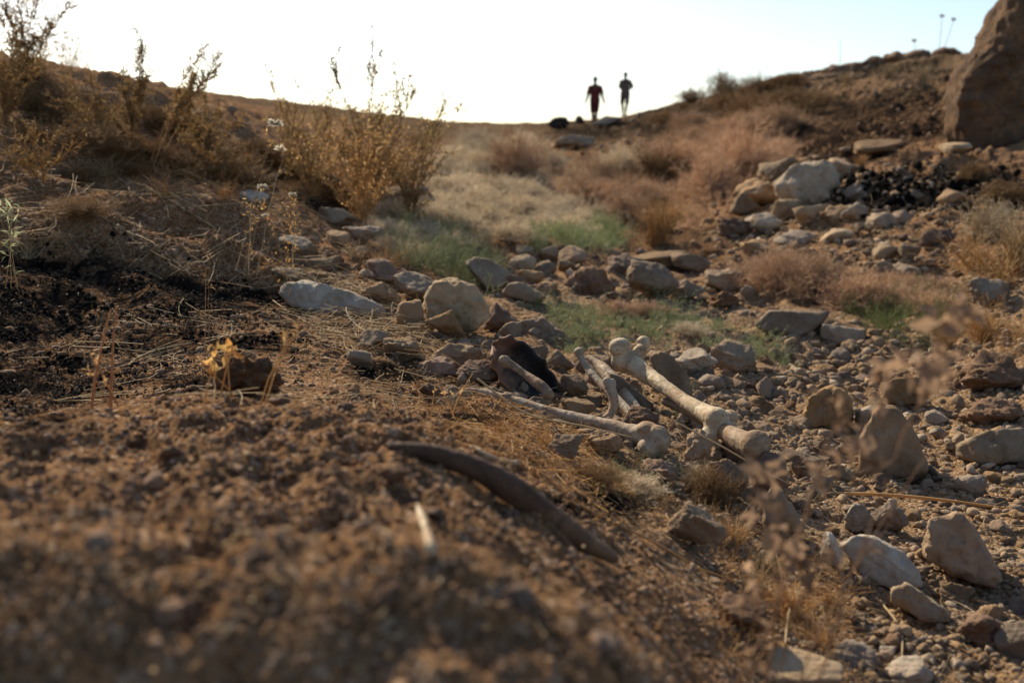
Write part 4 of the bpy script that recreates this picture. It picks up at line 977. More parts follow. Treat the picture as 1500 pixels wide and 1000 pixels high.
SH = [ # px, base py, height px, mat, ws, hs, label
 (760, 268, 78, M_pink, 1.0, 1.0, 'pinkish feathery dry shrub on the gully floor directly below the end of the skyline dip'),
 (1088, 262, 84, M_pink, 1.1, 1.0, 'rosy feathery shrub above the stone heap, brightest of those on the right bank'),
 (1040, 290, 78, M_pink, 1.0, .9, 'rosy brown shrub left of the brightest feathery one'),
 (965, 265, 60, M_brownt, 1.2, .9, 'brown low shrub on the bank below the right walker'),
 (1000, 250, 60, M_pink, 1.2, .8, 'dull pink shrub between the walkers and the bank'),
 (905, 262, 54, M_palep, 1.1, .9, 'pale tan shrub below the grey slab of the bank'),
 (860, 300, 56, M_pink, 1.1, .8, 'pink brown shrub at the foot of the right bank, left part'),
 (915, 318, 52, M_pink, 1.2, .8, 'low pinkish shrub at the foot of the bank beside the golden tuft'),
 (1155, 178, 60, M_brownt, 1.2, .9, 'brown shrub high on the right bank near the skyline'),
 (1100, 182, 56, M_brownt, 1.3, .9, 'brown twiggy shrub on the skyline right of the walkers'),
 (1060, 150, 46, M_brownt, 1.0, 1.0, 'dark bare shrub breaking the skyline right of the walkers'),
 (1105, 142, 34, M_brownt, 1.2, 1.0, 'spiky brown shrub on the skyline right of the dark bare one'),
 (1150, 130, 26, M_brownt, 1.6, .8, 'low twigs along the skyline below the highest ridge'),
 (1140, 430, 78, M_pink, 1.0, .9, 'pink dry shrub above the smooth slab, left part of the clump'),
 (1200, 440, 84, M_pink, 1.1, .9, 'pink dry shrub above the smooth slab, middle of the clump'),
 (1262, 452, 74, M_pink, 1.1, .8, 'pink dry shrub above the square grey block'),
 (1330, 460, 60, M_pink, 1.1, .8, 'pinkish dry shrub right of the clump, mixed with green leaves'),
 (700, 255, 46, M_palep, 1.2, .8, 'pale feathery shrub on the gully floor below the skyline dip'),
 (660, 270, 50, M_palep, 1.2, .8, 'pale dry shrub right of the yellow-leaved bush'),
 (700, 310, 62, M_palep, 1.4, .7, 'pale straw shrub in the middle of the gully floor'),
 (770, 322, 52, M_palep, 1.5, .7, 'pale dry shrub just above the green grass of the gully'),
 (620, 330, 60, M_palep, 1.3, .7, 'pale dry shrub against the broad grey rock mass'),
 (660, 372, 56, M_palep, 1.4, .7, 'pale wispy shrub behind the big cracked rock'),
 (830, 345, 44, M_palep, 1.5, .7, 'pale dry shrub behind the gully row of stones'),
 (740, 352, 44, M_palep, 1.5, .7, 'pale shrub left of the gully grass, low and wide'),
 (560, 350, 40, M_palep, 1.3, .8, 'thin pale shrub on the slope below the broad grey rock mass'),
 (1425, 270, 34, M_brownt, 1.2, .8, 'small brown twiggy plant below the huge boulder'),
 (1450, 350, 60, M_palep, 1.0, .9, 'pale tangled shrub at the right edge above the golden grass'),
 (1470, 300, 40, M_brownt, 1.3, .8, 'brown tangled shrub at the right edge beneath the boulder'),
 (905, 462, 34, M_pink, 1.6, .7, 'low pinkish shrub inside the green ground cover, left part'),
 (950, 462, 34, M_pink, 1.5, .7, 'low pinkish shrub inside the green ground cover below the tan boulder'),
 (1010, 490, 30, M_palep, 1.6, .7, 'low pale twigs in the green ground cover, right part'),
 (1040, 740, 84, M_brownt, .8, .8, 'tangle of brown twigs in front of the round headed bone'),
 (880, 712, 66, M_brownt, .9, .7, 'brown and grey twig tangle below the slender long bone'),
 (930, 722, 56, M_palep, 1.2, .6, 'pale dry twig tangle beneath the end of the slender long bone'),
 (1020, 712, 50, M_palep, 1.0, .7, 'pale twig tangle under the joint of the long bones'),
 (120, 330, 60, M_brownt, 1.4, .6, 'brown matted shrub on the left bank below the thorny plant'),
 (300, 250, 60, M_brownt, 1.5, .7, 'brown shrub behind the thorny plant on the left bank'),
 (60, 180, 80, M_brownt, 1.3, .7, 'brown tangled shrub on the left bank below the leafy plant'),
 (130, 225, 66, M_brownt, 1.3, .7, 'brown undergrowth left of the thorny plant base'),
 (380, 235, 50, M_brownt, 1.5, .7, 'low brown scrub on the far slope behind the thorny plant'),
 (430, 262, 56, M_gold, 1.2, .9, 'golden brown scrub left of the yellow-leaved bush'),
]
for i, (px, py, sz, mt, ws, hs, lab) in enumerate(SH): shrub((FL if mt != M_brownt else FLd)[i % (3 if mt != M_brownt else 2)], mt, px, py, sz, lab, ws=ws, hs=hs, rz=i * 1.7)
# distant grey bush at the upper left
x, y, z = hit1(120, 118); FB = fluffy(560, 30, 160, 420, r=.0035)[0]; FB.materials.append(M_straw); o = bpy.data.objects.new('distant_bush', FB); COL.objects.link(o)
M_gb = mat_plant('grey_twigs', [(0.45, 0.42, 0.40), (0.55, 0.52, 0.50)], 0.3); o.material_slots[0].link = 'OBJECT'; o.material_slots[0].material = M_gb
c = point(118, 118, 14.0); o.location = (c[0], 14.0, min(c[2], float(height(c[0], 14.0)) + .1)); o.scale = (.55, .55, .8); tag(o, 'pale grey leafless bush on the skyline at the upper left', 'bush')

# ---- grass tufts
def tuft(seed, n=170, h=1.0, spread=.38, droop=.10, r=.007, heads=True):
    q = np.random.default_rng(seed); th = q.uniform(0, 6.28, n); e = np.abs(q.normal(0, spread, n))
    d = np.stack([np.cos(th) * np.sin(e), np.sin(th) * np.sin(e), np.cos(e)], 1)
    st = np.stack([q.normal(0, .10, n), q.normal(0, .10, n), np.zeros(n)], 1)
    k = 7; L = h * q.uniform(.35, 1.05, n); P, R_ = grow(st, d, L, k, q, r, r * .35, .07, 0)
    out = np.array([np.cos(th), np.sin(th), th * 0]).T; u = np.linspace(0, 1, k)[None, :, None] ** 2
    P = P + out[:, None] * u * (droop * L * q.uniform(0, 2.4, n))[:, None, None] - np.array([0, 0, 1.]) * u * (droop * L * q.uniform(0, 2, n))[:, None, None]
    ps = [(P, R_)]
    if heads:
        hd = branch(P[: n // 3], n * 5, q, .07 * h, 3, .5, r * .5, r * .4, .75, .2, 0); ps.append(hd)
    return strands_mesh('grass_tuft', ps)
TU = [tuft(600 + i) for i in range(3)]; TUs = [tuft(620 + i, 70, 1, .5, .25, .006, False) for i in range(3)]
for m_ in TU + TUs: m_.materials.append(M_gold)
GT = [
 (960, 358, 78, M_gold, TU, 'bright golden tuft of dry grass at the foot of the right bank'),
 (975, 340, 56, M_gold, TU, 'golden grass just behind the bright golden tuft'),
 (1120, 262, 30, M_gold, TU, 'small golden grass above the white block, left side'),
 (1155, 248, 26, M_gold, TU, 'orange golden grass fringe on top of the biggest white block'),
 (1095, 300, 34, M_gold, TU, 'orange dry grass at the left edge of the stone heap'),
 (1260, 248, 24, M_gold, TU, 'short golden fringe right of the white block'),
 (1300, 118, 26, M_straw, TU, 'pale grass below the highest ridge'), (1350, 122, 28, M_straw, TU, 'pale yellow grass left of the huge boulder'),
 (1240, 126, 22, M_straw, TU, 'pale grass tuft high on the right bank'),
 (1425, 400, 100, M_gold, TUs, 'tall loose golden straw tuft near the right edge, leaning left'),
 (1465, 420, 130, M_gold, TUs, 'tallest golden straw tuft at the right edge'),
 (1495, 400, 110, M_straw, TU, 'dense pale straw tuft cut by the right edge'),
 (1440, 350, 70, M_straw, TU, 'pale straw tuft above the golden grass at the right edge'),
 (1400, 478, 50, M_gold, TUs, 'golden grass beside the green leaves at right'),
 (1440, 500, 56, M_gold, TU, 'golden brown tuft above the rough pitted boulder'),
 (1380, 520, 50, M_gold, TU, 'orange brown tuft behind the blurred twig'),
 (1490, 500, 60, M_gold, TUs, 'golden tuft right of the rough pitted boulder'),
 (590, 395, 74, M_straw, TUs, 'tall thin straws beside the big cracked rock'),
 (560, 400, 64, M_gold, TUs, 'thin golden stalks above the angular pale rock'),
 (520, 380, 50, M_straw, TUs, 'thin straw tuft on the left slope above the flat white rock'),
 (1040, 375, 40, M_gold, TUs, 'thin golden tuft right of the low ledge'),
 (1250, 330, 26, M_gold, TUs, 'thin golden stalks in the stone heap'),
 (870, 250, 28, M_straw, TU, 'yellow tuft below the grey slab on the bank'),
 (1075, 800, 80, M_gold, TUs, 'golden dry grass behind the blurred papery twig, upper clump'),
 (1130, 840, 90, M_straw, TUs, 'pale dry grass beneath the blurred papery twig'),
 (1215, 890, 80, M_gold, TUs, 'golden dry grass left of the elongated slanting rock'),
 (1160, 900, 120, M_gold, TUs, 'blurred dry grass with bent straws at the lower right'),
 (1110, 870, 70, M_straw, TUs, 'short pale straws left of the blurred dry grass'),
 (1200, 950, 90, M_gold, TUs, 'blurred golden grass near the pale rounded rock at the bottom'),
 (735, 640, 60, M_gold, TUs, 'fine golden grass lying under the slender long bone'),
 (800, 655, 50, M_gold, TUs, 'golden grass under the middle of the slender long bone'),
 (660, 600, 46, M_straw, TUs, 'straw tuft at the thin tip of the slender long bone'),
 (850, 700, 50, M_brownt, TUs, 'brown dead grass below the slender long bone'),
 (40, 390, 60, M_straw, TUs, 'bleached straw tuft on the left slope at the picture edge'),
 (90, 360, 46, M_straw, TUs, 'bleached straws above the scorched patch'),
 (330, 300, 50, M_gold, TUs, 'golden straws on the left bank in front of the thorny plant'),
 (240, 290, 60, M_brownt, TUs, 'dark dry grass at the base of the thorny plant'),
 (160, 260, 60, M_straw, TUs, 'straw tuft on the left bank beside the thorny plant'),
 (460, 290, 40, M_gold, TUs, 'golden grass between brown rock and flower stalks'),
 (700, 232, 20, M_pink, TU, 'pinkish grass on the gully floor near the skyline dip'),
]
for i, (px, py, sz, mt, pr, lab) in enumerate(GT): shrub(pr[i % 3], mt, px, py, sz, lab, rz=i * 2.1, name='grass_tuft', cat='grass tuft')

# ---- green ground cover (nobody could count it)
def cover(name, poly, n, hpx, mat, label, seed, needles=10, r=.0006, lean=.6):
    q = np.random.default_rng(seed); x, y, z = scatter(poly, n, seed)
    m = smooth(-.35, .15, noise2(x * 6, y * 6, seed)) > q.uniform(0, 1, len(x)); x, y, z = x[m], y[m], z[m]; n = len(x)
    h = 1.15 * hpx * y / F * q.uniform(.4, 1.2, n); d = np.stack([q.normal(0, lean, n), q.normal(0, lean, n), np.ones(n)], 1)
    rr = r * (y.mean() / 2.5) ** .7
    A = grow(np.stack([x, y, z - .004], 1), d, h, 5, q, rr, rr * .6, .22, .03)
    B = branch(A[0], n * needles, q, float(np.mean(h)) * .28, 3, .8, rr * .7, rr * .4, .15, .25, .02)
    return tag(link(name, strands_mesh(name, [A, B]), mat), label, kind='stuff')
cover('ground_cover', [(840, 455), (960, 440), (1060, 480), (1150, 515), (1150, 540), (1080, 520), (1000, 510), (900, 500), (830, 520), (815, 480), (770, 450)], 2000, 24, M_green, 'grey green feathery ground cover growing between the rocks above the bones', 51, 12)
cover('ground_cover', [(1240, 455), (1380, 440), (1380, 490), (1290, 492), (1240, 475)], 1100, 38, M_dgreen, 'darker green leaves below the pink dry shrubs', 52)
cover('ground_cover', [(780, 350), (880, 335), (930, 345), (930, 366), (780, 366)], 1800, 28, M_green, 'green grass in front of the dry shrubs in the middle of the gully', 53)
cover('ground_cover', [(560, 345), (660, 350), (720, 390), (730, 440), (690, 425), (640, 400), (590, 392)], 1800, 40, M_green, 'green leaves behind the big cracked rock', 54)
cover('ground_cover', [(880, 700), (990, 690), (1010, 715), (920, 722)], 220, 26, M_green, 'green sprigs under the swollen end of the slender bone', 55, 14)
cover('ground_cover', [(1040, 525), (1010, 545), (1010, 600), (970, 610)], 60, 18, M_green, 'small green sprigs beside the grey slab', 56)
cover('dry_grass', [(600, 300), (680, 215), (760, 210), (860, 260), (940, 310), (900, 345), (760, 350), (600, 350)], 1500, 24, M_palep, 'pale dry grass covering the gully floor', 57, 6)
cover('dry_grass', [(930, 300), (1090, 220), (1160, 190), (1170, 250), (1080, 300), (990, 340)], 1500, 20, M_pink, 'rosy dry grass on the foot of the right bank', 58, 6)
cover('dry_grass', [(1060, 120), (1180, 110), (1390, 90), (1390, 130), (1200, 150), (1100, 170)], 1500, 9, M_straw, 'short pale grass below the skyline on the right', 59, 4)
cover('dry_grass', [(0, 120), (140, 140), (300, 200), (420, 250), (440, 310), (200, 290), (0, 230)], 1500, 26, M_brownt, 'brown withered undergrowth on the left bank', 60, 6)
cover('dry_grass', [(420, 250), (520, 240), (620, 240), (640, 290), (500, 300)], 700, 26, M_gold, 'golden brown dry stalks at the foot of the yellow-leaved bush', 61, 6)
cover('dry_grass', [(1390, 470), (1500, 440), (1500, 525), (1380, 525)], 500, 24, M_gold, 'golden matted grass behind the rough pitted boulder', 62, 6)
cover('dry_grass', [(600, 590), (700, 570), (840, 640), (870, 700), (760, 690), (640, 640)], 700, 16, M_dead, 'golden brown matted dry plants between the rib and the slender bone', 63, 8)
cover('dry_grass', [(840, 680), (1000, 690), (1080, 720), (1100, 830), (960, 760)], 700, 24, M_brownt, 'brown dead tangle of stems on the edge of the mound', 64, 8)
cover('dry_grass', [(1050, 830), (1230, 830), (1240, 960), (1060, 970)], 600, 40, M_gold, 'brown dry stems in the hollow at the lower right', 65, 6)
cover('dry_grass', [(740, 235), (800, 190), (870, 190), (900, 240), (1000, 160), (1060, 190), (900, 300)], 1200, 14, M_brownt, 'brown scrub on the bank below the walkers', 66, 5)
cover('scorched_grass', [(-5, 380), (140, 370), (280, 400), (480, 430), (440, 470), (320, 490), (320, 560), (200, 570), (100, 600), (-5, 620)], 3200, 13, M_scorch, 'black scorched grass stubs on the left slope', 67, 8, .0009, 1.4)
cover('scorched_grass', [(540, 535), (640, 530), (640, 560), (540, 560)], 150, 12, M_scorch, 'black scorched stubs in the small burnt spot', 68, 5, .0006, 1.4)
cover('scorched_grass', [(1170, 265), (1480, 250), (1500, 300), (1230, 320)], 500, 12, M_scorch, 'black scorched stubs among the rubble of the right bank', 69, 5, .001, 1.2)

# ---- more of the dry shrubs of the gully floor, too alike to tell apart
def shrubs(poly, n, lo, hi, mat, label, group, seed, me_list, name='dry_shrub', ws=1.3, hs=.75):
    q = np.random.default_rng(seed); x, y, z = scatter(poly, n, seed)
    for k in range(len(x)):
        s = q.uniform(lo, hi) * y[k] / F; me = me_list[int(q.integers(0, len(me_list)))]; o = bpy.data.objects.new(name, me); COL.objects.link(o)
        if me.materials[0] != mat: o.material_slots[0].link = 'OBJECT'; o.material_slots[0].material = mat
        o.location = (x[k], y[k], z[k] - .02 * s); o.rotation_euler = (q.normal(0, .12), q.normal(0, .12), q.uniform(0, 6.28)); o.scale = (s * ws, s * ws, s * hs); tag(o, label, 'shrub', group)
shrubs([(600, 330), (680, 215), (760, 205), (850, 280), (900, 330), (760, 345)], 34, 24, 50, M_palep, 'pale feathery dry shrub crowding the gully floor', 'pale shrubs on the gully floor', 141, FL)
shrubs([(870, 250), (1040, 180), (1150, 180), (1160, 250), (1060, 290), (960, 310), (880, 310)], 30, 28, 56, M_pink, 'rosy dry shrub crowding the lower right bank', 'rosy shrubs on the right bank', 142, FL)
shrubs([(1040, 130), (1170, 110), (1200, 150), (1150, 200), (960, 220), (900, 210)], 20, 16, 34, M_brownt, 'brown dry shrub between the walkers and the high ridge', 'brown shrubs near the skyline', 143, FLd)
shrubs([(0, 130), (120, 140), (330, 200), (440, 250), (430, 300), (200, 270), (0, 240)], 30, 30, 64, M_brownt, 'withered brown shrub on the left bank', 'withered shrubs on the left bank', 144, FLd, ws=1.4, hs=.6)
shrubs([(1080, 400), (1200, 400), (1400, 430), (1380, 470), (1240, 455), (1100, 440)], 16, 34, 56, M_pink, 'rosy dry shrub of the clump above the smooth slab', 'rosy shrubs above the slab', 145, FL)
shrubs([(560, 320), (660, 320), (700, 380), (640, 400), (570, 380)], 9, 34, 56, M_palep, 'pale dry shrub uphill of the cracked rock', 'pale shrubs uphill of the cracked rock', 146, FL)
# ---- dead leaf crumbs
def leaf_litter(poly, n, size, mat, label, seed):
    q = np.random.default_rng(seed); x, y, z = scatter(poly, n, seed); n = len(x); C = np.stack([x, y, z + .003 + q.uniform(0, .006, n)], 1)
    D = np.stack([q.normal(size=n), q.normal(size=n), q.normal(0, .45, n)], 1)
    return tag(link('leaf_litter', leaf_mesh('leaf_litter', C, D, size * q.uniform(.4, 1.4, n), size * .4 * q.uniform(.5, 1.3, n), q, .3), mat), label, kind='stuff')
leaf_litter([(570, 570), (700, 570), (850, 630), (960, 700), (1040, 800), (900, 780), (620, 650)], 800, .010, M_dead, 'golden crumbs of dead leaves between rib and slender bone', 151)
leaf_litter([(480, 480), (700, 500), (820, 600), (700, 570), (560, 600), (420, 560)], 600, .010, M_brownt, 'brown crumbs of dead leaves under the straw', 152)
leaf_litter([(1060, 820), (1260, 820), (1260, 1000), (1080, 1000)], 350, .011, M_brownt, 'brown dead leaf crumbs at the lower right', 153)
leaf_litter([(0, 380), (150, 370), (460, 430), (420, 480), (280, 560), (0, 610)], 900, .010, M_scorch, 'black flakes of burnt leaves on the scorched slope', 154)
leaf_litter([(0, 600), (500, 590), (850, 780), (980, 980), (0, 980)], 220, .007, M_straw, 'pale flakes of dead leaves on the near mound', 155)

# ---- straw litter
def litter(name, poly, n, lo, hi, mat, label, seed, r=.0007, lift=.012):
    q = np.random.default_rng(seed); x, y, z = scatter(poly, n, seed)
    if mat is not M_scorch: m = off_burn_shade(x, y, z); x, y, z = x[m], y[m], z[m]
    n = len(x); th = q.uniform(0, 6.28, n) * 1.0
    L = (lo + (hi - lo) * q.uniform(0, 1, n) ** 2) * (y / 2.0) ** .5; k = 7; u = np.linspace(-.5, .5, k)
    bend = q.normal(0, .25, n)
    dx = np.cos(th)[:, None] * u * L[:, None] - np.sin(th)[:, None] * (u ** 2 * bend[:, None]) * L[:, None]
    dy = np.sin(th)[:, None] * u * L[:, None] + np.cos(th)[:, None] * (u ** 2 * bend[:, None]) * L[:, None]
    X = x[:, None] + dx; Y = np.maximum(y[:, None] + dy, .2); zz = height(X, Y)
    # a stiff straw rests on the high points: straight line fit lifted to touch
    zm = zz.mean(1, keepdims=True) + u[None] * ((zz[:, -2:].mean(1) - zz[:, :2].mean(1))[:, None])
    up = np.maximum(0, (zz - zm).max(1, keepdims=True)) * .6
    Z = zm + up + (q.uniform(0, lift, n)[:, None]) * (1 + q.normal(0, 1.0, n)[:, None] * u[None])
    Rr = np.ones((n, k)) * (r * q.uniform(.5, 1.5, n) * (y / 2.0) ** .4)[:, None]
    return tag(link(name, strands_mesh(name, [(np.stack([X, Y, Z], -1), Rr)]), mat), label, kind='stuff')
litter('straw_litter', [(0, 330), (300, 330), (480, 400), (700, 500), (720, 600), (560, 600), (330, 590), (0, 590)], 950, .03, .16, M_straw, 'bleached straws lying on the left slope', 71)
litter('straw_litter', [(380, 380), (560, 420), (640, 500), (640, 560), (480, 520)], 420, .04, .18, M_straw, 'tangle of straws around the flat white rock and the cracked rock', 72, .0009, .03)
litter('straw_litter', [(600, 560), (700, 570), (880, 640), (980, 760), (860, 740), (640, 640)], 650, .02, .10, M_gold, 'golden straw bits between the bones and the rib', 73, .0006)
litter('straw_litter', [(0, 100), (250, 150), (500, 280), (480, 330), (200, 320), (0, 330)], 420, .04, .2, M_straw, 'dry straws on the left bank', 74, .0008, .03)
litter('straw_litter', [(640, 480), (900, 540), (1100, 640), (1300, 700), (1200, 760), (900, 700), (700, 600)], 320, .02, .11, M_straw, 'thin straws caught between the bones and the rubble', 175, .0006, .02)
litter('twig_litter', [(950, 560), (1500, 540), (1500, 1000), (1050, 1000)], 260, .02, .10, M_brownt, 'thin brown twigs lying between the stones of the bed', 176, .0006, .01)
litter('straw_litter', [(1100, 700), (1500, 700), (1500, 1000), (1100, 1000)], 200, .02, .10, M_straw, 'scattered straws over the stones at the lower right', 75, .0005)
litter('straw_litter', [(1080, 260), (1500, 230), (1500, 480), (1100, 440)], 500, .04, .2, M_straw, 'dry straws on the right bank', 76, .0007, .03)
litter('straw_litter', [(0, 590), (560, 570), (900, 800), (1000, 950), (0, 900)], 170, .01, .05, M_straw, 'short straw crumbs on the near mound', 77, .0005, .003)
litter('twig_litter', [(0, 120), (500, 260), (700, 480), (700, 560), (500, 500), (0, 400)], 500, .03, .15, M_brownt, 'brown twigs lying on the left slope', 78, .0009, .03)

# ---- upright plants with stems and leaves
def plant(label, base, depth, tips, nb, bl, nl, ll, lw, stem_mat, leaf_mat, seed, r=.0022, lo=.3, spread=.55, heads=None, name='wild_plant', cat='plant', wob=.05, sub=0, leafup=.6, lspread=.9):
    q = np.random.default_rng(seed); b0 = np.array(hit1(*base)) if depth is None else point(base[0], base[1], depth)
    Y0 = b0[1]; g = float(height(b0[0], Y0)); b0[2] = min(b0[2], g + .0)
    root = link(name, None, loc=b0); tag(root, label, cat)
    k = 12; Ps = []
    for (tx, ty) in tips:
        Y = Y0 + q.normal(0, .05); t = point(tx, ty, Y) - b0; u = np.linspace(0, 1, k)[:, None]
        side = np.array([t[0], 0, 0]); P = u * t - side * (u * (1 - u)) * q.uniform(.2, .6) + np.cumsum(q.normal(0, wob * np.linalg.norm(t) / k, (k, 3)), 0) * (1 - 0 * u)
        P += q.normal(0, .012, 3) * (1 - u); Ps.append(P)
    P = np.array(Ps); Ln = np.linalg.norm(P[:, -1] - P[:, 0], axis=1).mean()
    A = (P, np.linspace(r, r * .4, k)[None, :] * np.ones((len(P), 1)))
    B = branch(P, nb, q, bl, 6, spread, r * .55, r * .25, lo, .12, .10)
    ps = [A, B]; src = B[0]
    if sub: Csub = branch(B[0], sub, q, bl * .4, 4, spread, r * .35, r * .2, .2, .2, .05); ps.append(Csub); src = np.concatenate([B[0][:, :4], Csub[0]])
    link('stems', strands_mesh('stems', ps, 4), stem_mat, root)
    if nl:
        c1, d1 = along(src, nl * 3 // 4, q, .1); c2, d2 = along(P, nl // 4, q, lo)
        C = np.concatenate([c1, c2]); D = np.concatenate([d1, d2]) * leafup + q.normal(0, lspread * .6, C.shape)
        link('leaves', leaf_mesh('leaves', C, D, ll * q.uniform(.5, 1.3, len(C)), lw * q.uniform(.6, 1.3, len(C)), q), leaf_mat, root)
    return root, P
# thorny plants at the left
plant('tall thorny plant with bare lower stems rising in front of the sky, left', (200, 236), None, [(178, 130), (186, 90), (204, 55), (212, 66), (190, 150), (160, 170), (222, 110)], 90, .060, 1500, .030, .0045, M_brownt, M_thorn, 81, .0022, .42)
plant('thorny plant leaning right with one dense plume against the sky', (222, 252), None, [(304, 62), (322, 75), (285, 120), (330, 95), (318, 160), (290, 100)], 110, .065, 1700, .030, .0045, M_brownt, M_thorn, 82, .0022, .5)
plant('single long bare stalk crossing the top edge at the upper left', (160, 242), None, [(199, -14)], 3, .04, 10, .01, .003, M_brownt, M_thorn, 83, .002, .6, wob=.02)
plant('leafy thorny plant at the upper left corner', (40, 135), None, [(5, -10), (28, 0), (45, 12), (60, -15), (92, 15), (15, 30), (70, 45), (-5, 20), (110, -5), (35, 50)], 150, .10, 2600, .034, .006, M_brownt, M_thorn, 84, .0018, .15)
plant('leafy thorny plant with orange leaves beside the upper left corner', (95, 125), None, [(96, 40), (100, 20), (80, 60), (118, 60)], 24, .05, 160, .02, .005, M_brownt, M_thorn, 85, .0018, .3)
plant('sprig of bright orange dead leaves against the sky at the upper left', (98, 125), None, [(101, 38), (106, 50)], 5, .012, 22, .016, .010, M_brownt, M_orange, 86, .0014, .55, name='orange_leaf_sprig')
# yellow-green bush centre left
plant('tall yellow-leaved bush standing above the left slope against the sky', (545, 272), 5.2, [(547, 62), (590, 105), (565, 130), (492, 105), (470, 150), (520, 160), (610, 130), (650, 160), (535, 120), (505, 180), (580, 180), (625, 195), (480, 200)], 150, .13, 2300, .024, .010, M_olive, M_olive, 87, .0042, .22, .4, sub=300, name='leafy_bush', cat='bush')
plant('dense lower part of brown-green stems growing before the yellow-leaved bush', (520, 280), 5.0, [(470, 180), (500, 175), (530, 185), (560, 180), (590, 190), (610, 220), (445, 200), (625, 240), (550, 210)], 180, .13, 1700, .024, .007, M_brownt, M_gold, 88, .004, .1, .6, sub=300, name='leafy_bush', cat='bush')
plant('thin sparse plant rising against the sky left of the yellow-leaved bush', (425, 245), 5.4, [(392, 98), (403, 130), (420, 160), (438, 125), (460, 130), (412, 150)], 46, .09, 420, .018, .007, M_olive, M_olive, 89, .003, .45, .4)
plant('thin sparse plant between the flower stalks and the yellow-leaved bush', (470, 250), 5.4, [(490, 100), (462, 160), (478, 140)], 30, .08, 260, .018, .007, M_olive, M_olive, 90, .003, .45, .4)
plant('lone thin sprig right of the yellow-leaved bush', (600, 262), 5.1, [(648, 158), (655, 172), (640, 185)], 20, .07, 160, .018, .007, M_olive, M_olive, 91, .003, .5, .4)
plant('golden bush with upright stems right of the yellow-leaved one, lower', (600, 280), 4.7, [(560, 200), (585, 190), (610, 205), (630, 185), (648, 200), (570, 225), (625, 225), (655, 225)], 130, .12, 1000, .022, .007, M_brownt, M_olive, 121, .0035, .1, .5, sub=300, name='leafy_bush', cat='bush')
plant('golden bush with upright stems at the left foot of the yellow-leaved one', (455, 275), 4.6, [(405, 180), (425, 160), (445, 175), (465, 190), (480, 170), (400, 210), (435, 210), (490, 215)], 130, .12, 1000, .022, .007, M_brownt, M_olive, 122, .0035, .1, .5, sub=300, name='leafy_bush', cat='bush')
plant('broad bush of orange brown stems under the yellow-leaved one', (530, 285), 4.5, [(460, 215), (490, 205), (515, 215), (540, 200), (565, 210), (590, 220), (615, 235), (440, 240)], 200, .10, 1500, .020, .006, M_gold, M_gold, 123, .0035, .05, .5, sub=300, name='leafy_bush', cat='bush')
plant('loose olive plant filling the left edge below the upper left corner', (10, 190), None, [(-10, 60), (20, 50), (45, 70), (-5, 100), (60, 90), (30, 110)], 110, .10, 1300, .030, .005, M_brownt, M_thorn, 124, .0025, .1, .5)
plant('brown leafy thorny plant between the corner plant and the tall thorny one', (140, 215), None, [(110, 120), (135, 110), (150, 140), (90, 150), (165, 160)], 100, .09, 900, .028, .005, M_brownt, M_thorn, 125, .0025, .1, .5)
plant('brown leafy thorny plant right of the dense plume', (300, 235), None, [(270, 150), (300, 140), (325, 165), (345, 185), (285, 180)], 100, .09, 900, .028, .005, M_brownt, M_thorn, 126, .0025, .1, .5)
plant('orange tinted brush low on the left bank between thorny plants and flower stalks', (330, 275), None, [(290, 215), (320, 205), (350, 220), (370, 235), (310, 235)], 120, .08, 900, .020, .005, M_gold, M_thorn, 127, .0022, .1, .5)
plant('golden brush on the left bank at the picture edge', (60, 270), None, [(20, 200), (50, 190), (80, 205), (110, 215), (0, 220)], 100, .08, 600, .020, .005, M_gold, M_thorn, 128, .0022, .1, .5)
# flower stalks
def flowers(label, base, depth, tips, heads, seed):
    root, P = plant(label, base, depth, tips, 14, .05, 60, .012, .004, M_straw, M_gold, seed, .0013, .2, .5, name='flowering_stalk', cat='flower stalk', wob=.09)
    q = np.random.default_rng(seed)
    for (hx, hy, hw) in heads:
        c = point(hx, hy, root.location[1]) - np.array(root.location); rad = hw * root.location[1] / F / 2
        n = 70; th = q.uniform(0, 6.28, n); e = q.uniform(-.1, .9, n); D = np.stack([np.cos(th) * np.cos(e), np.sin(th) * np.cos(e), np.sin(e)], 1)
        me = leaf_mesh('flower_head', np.repeat([c], n, 0), D, np.full(n, rad) * q.uniform(.7, 1.1, n), np.full(n, rad * .3), q)
        link('flower_head', me, M_petal, root)
flowers('stalk with two dry white flower heads in front of the left bank', (372, 330), 2.9, [(400, 184), (411, 222), (420, 290)], [(402, 183, 26), (411, 219, 20)], 92)
flowers('short stalk with a white flower head left of the double one', (360, 345), 2.9, [(384, 276), (372, 300)], [(384, 275, 18)], 93)
flowers('yellowish stalk with two small heads right of the other flower stalks', (425, 345), 2.9, [(429, 288), (431, 305), (390, 318)], [(429, 286, 14), (388, 317, 14)], 94)
plant('sprig of orange dry leaves between the flower stalks', (418, 370), 2.8, [(424, 296), (414, 330), (440, 340), (360, 350), (380, 300)], 14, .03, 70, .012, .006, M_gold, M_orange, 95, .001, .3, name='orange_leaf_sprig')
plant('small spiky yellow-green rosette at the left edge', (14, 318), 2.4, [(8, 288), (22, 292), (34, 300), (-4, 296)], 10, .02, 70, .026, .004, M_straw, M_green, 96, .001, .2)
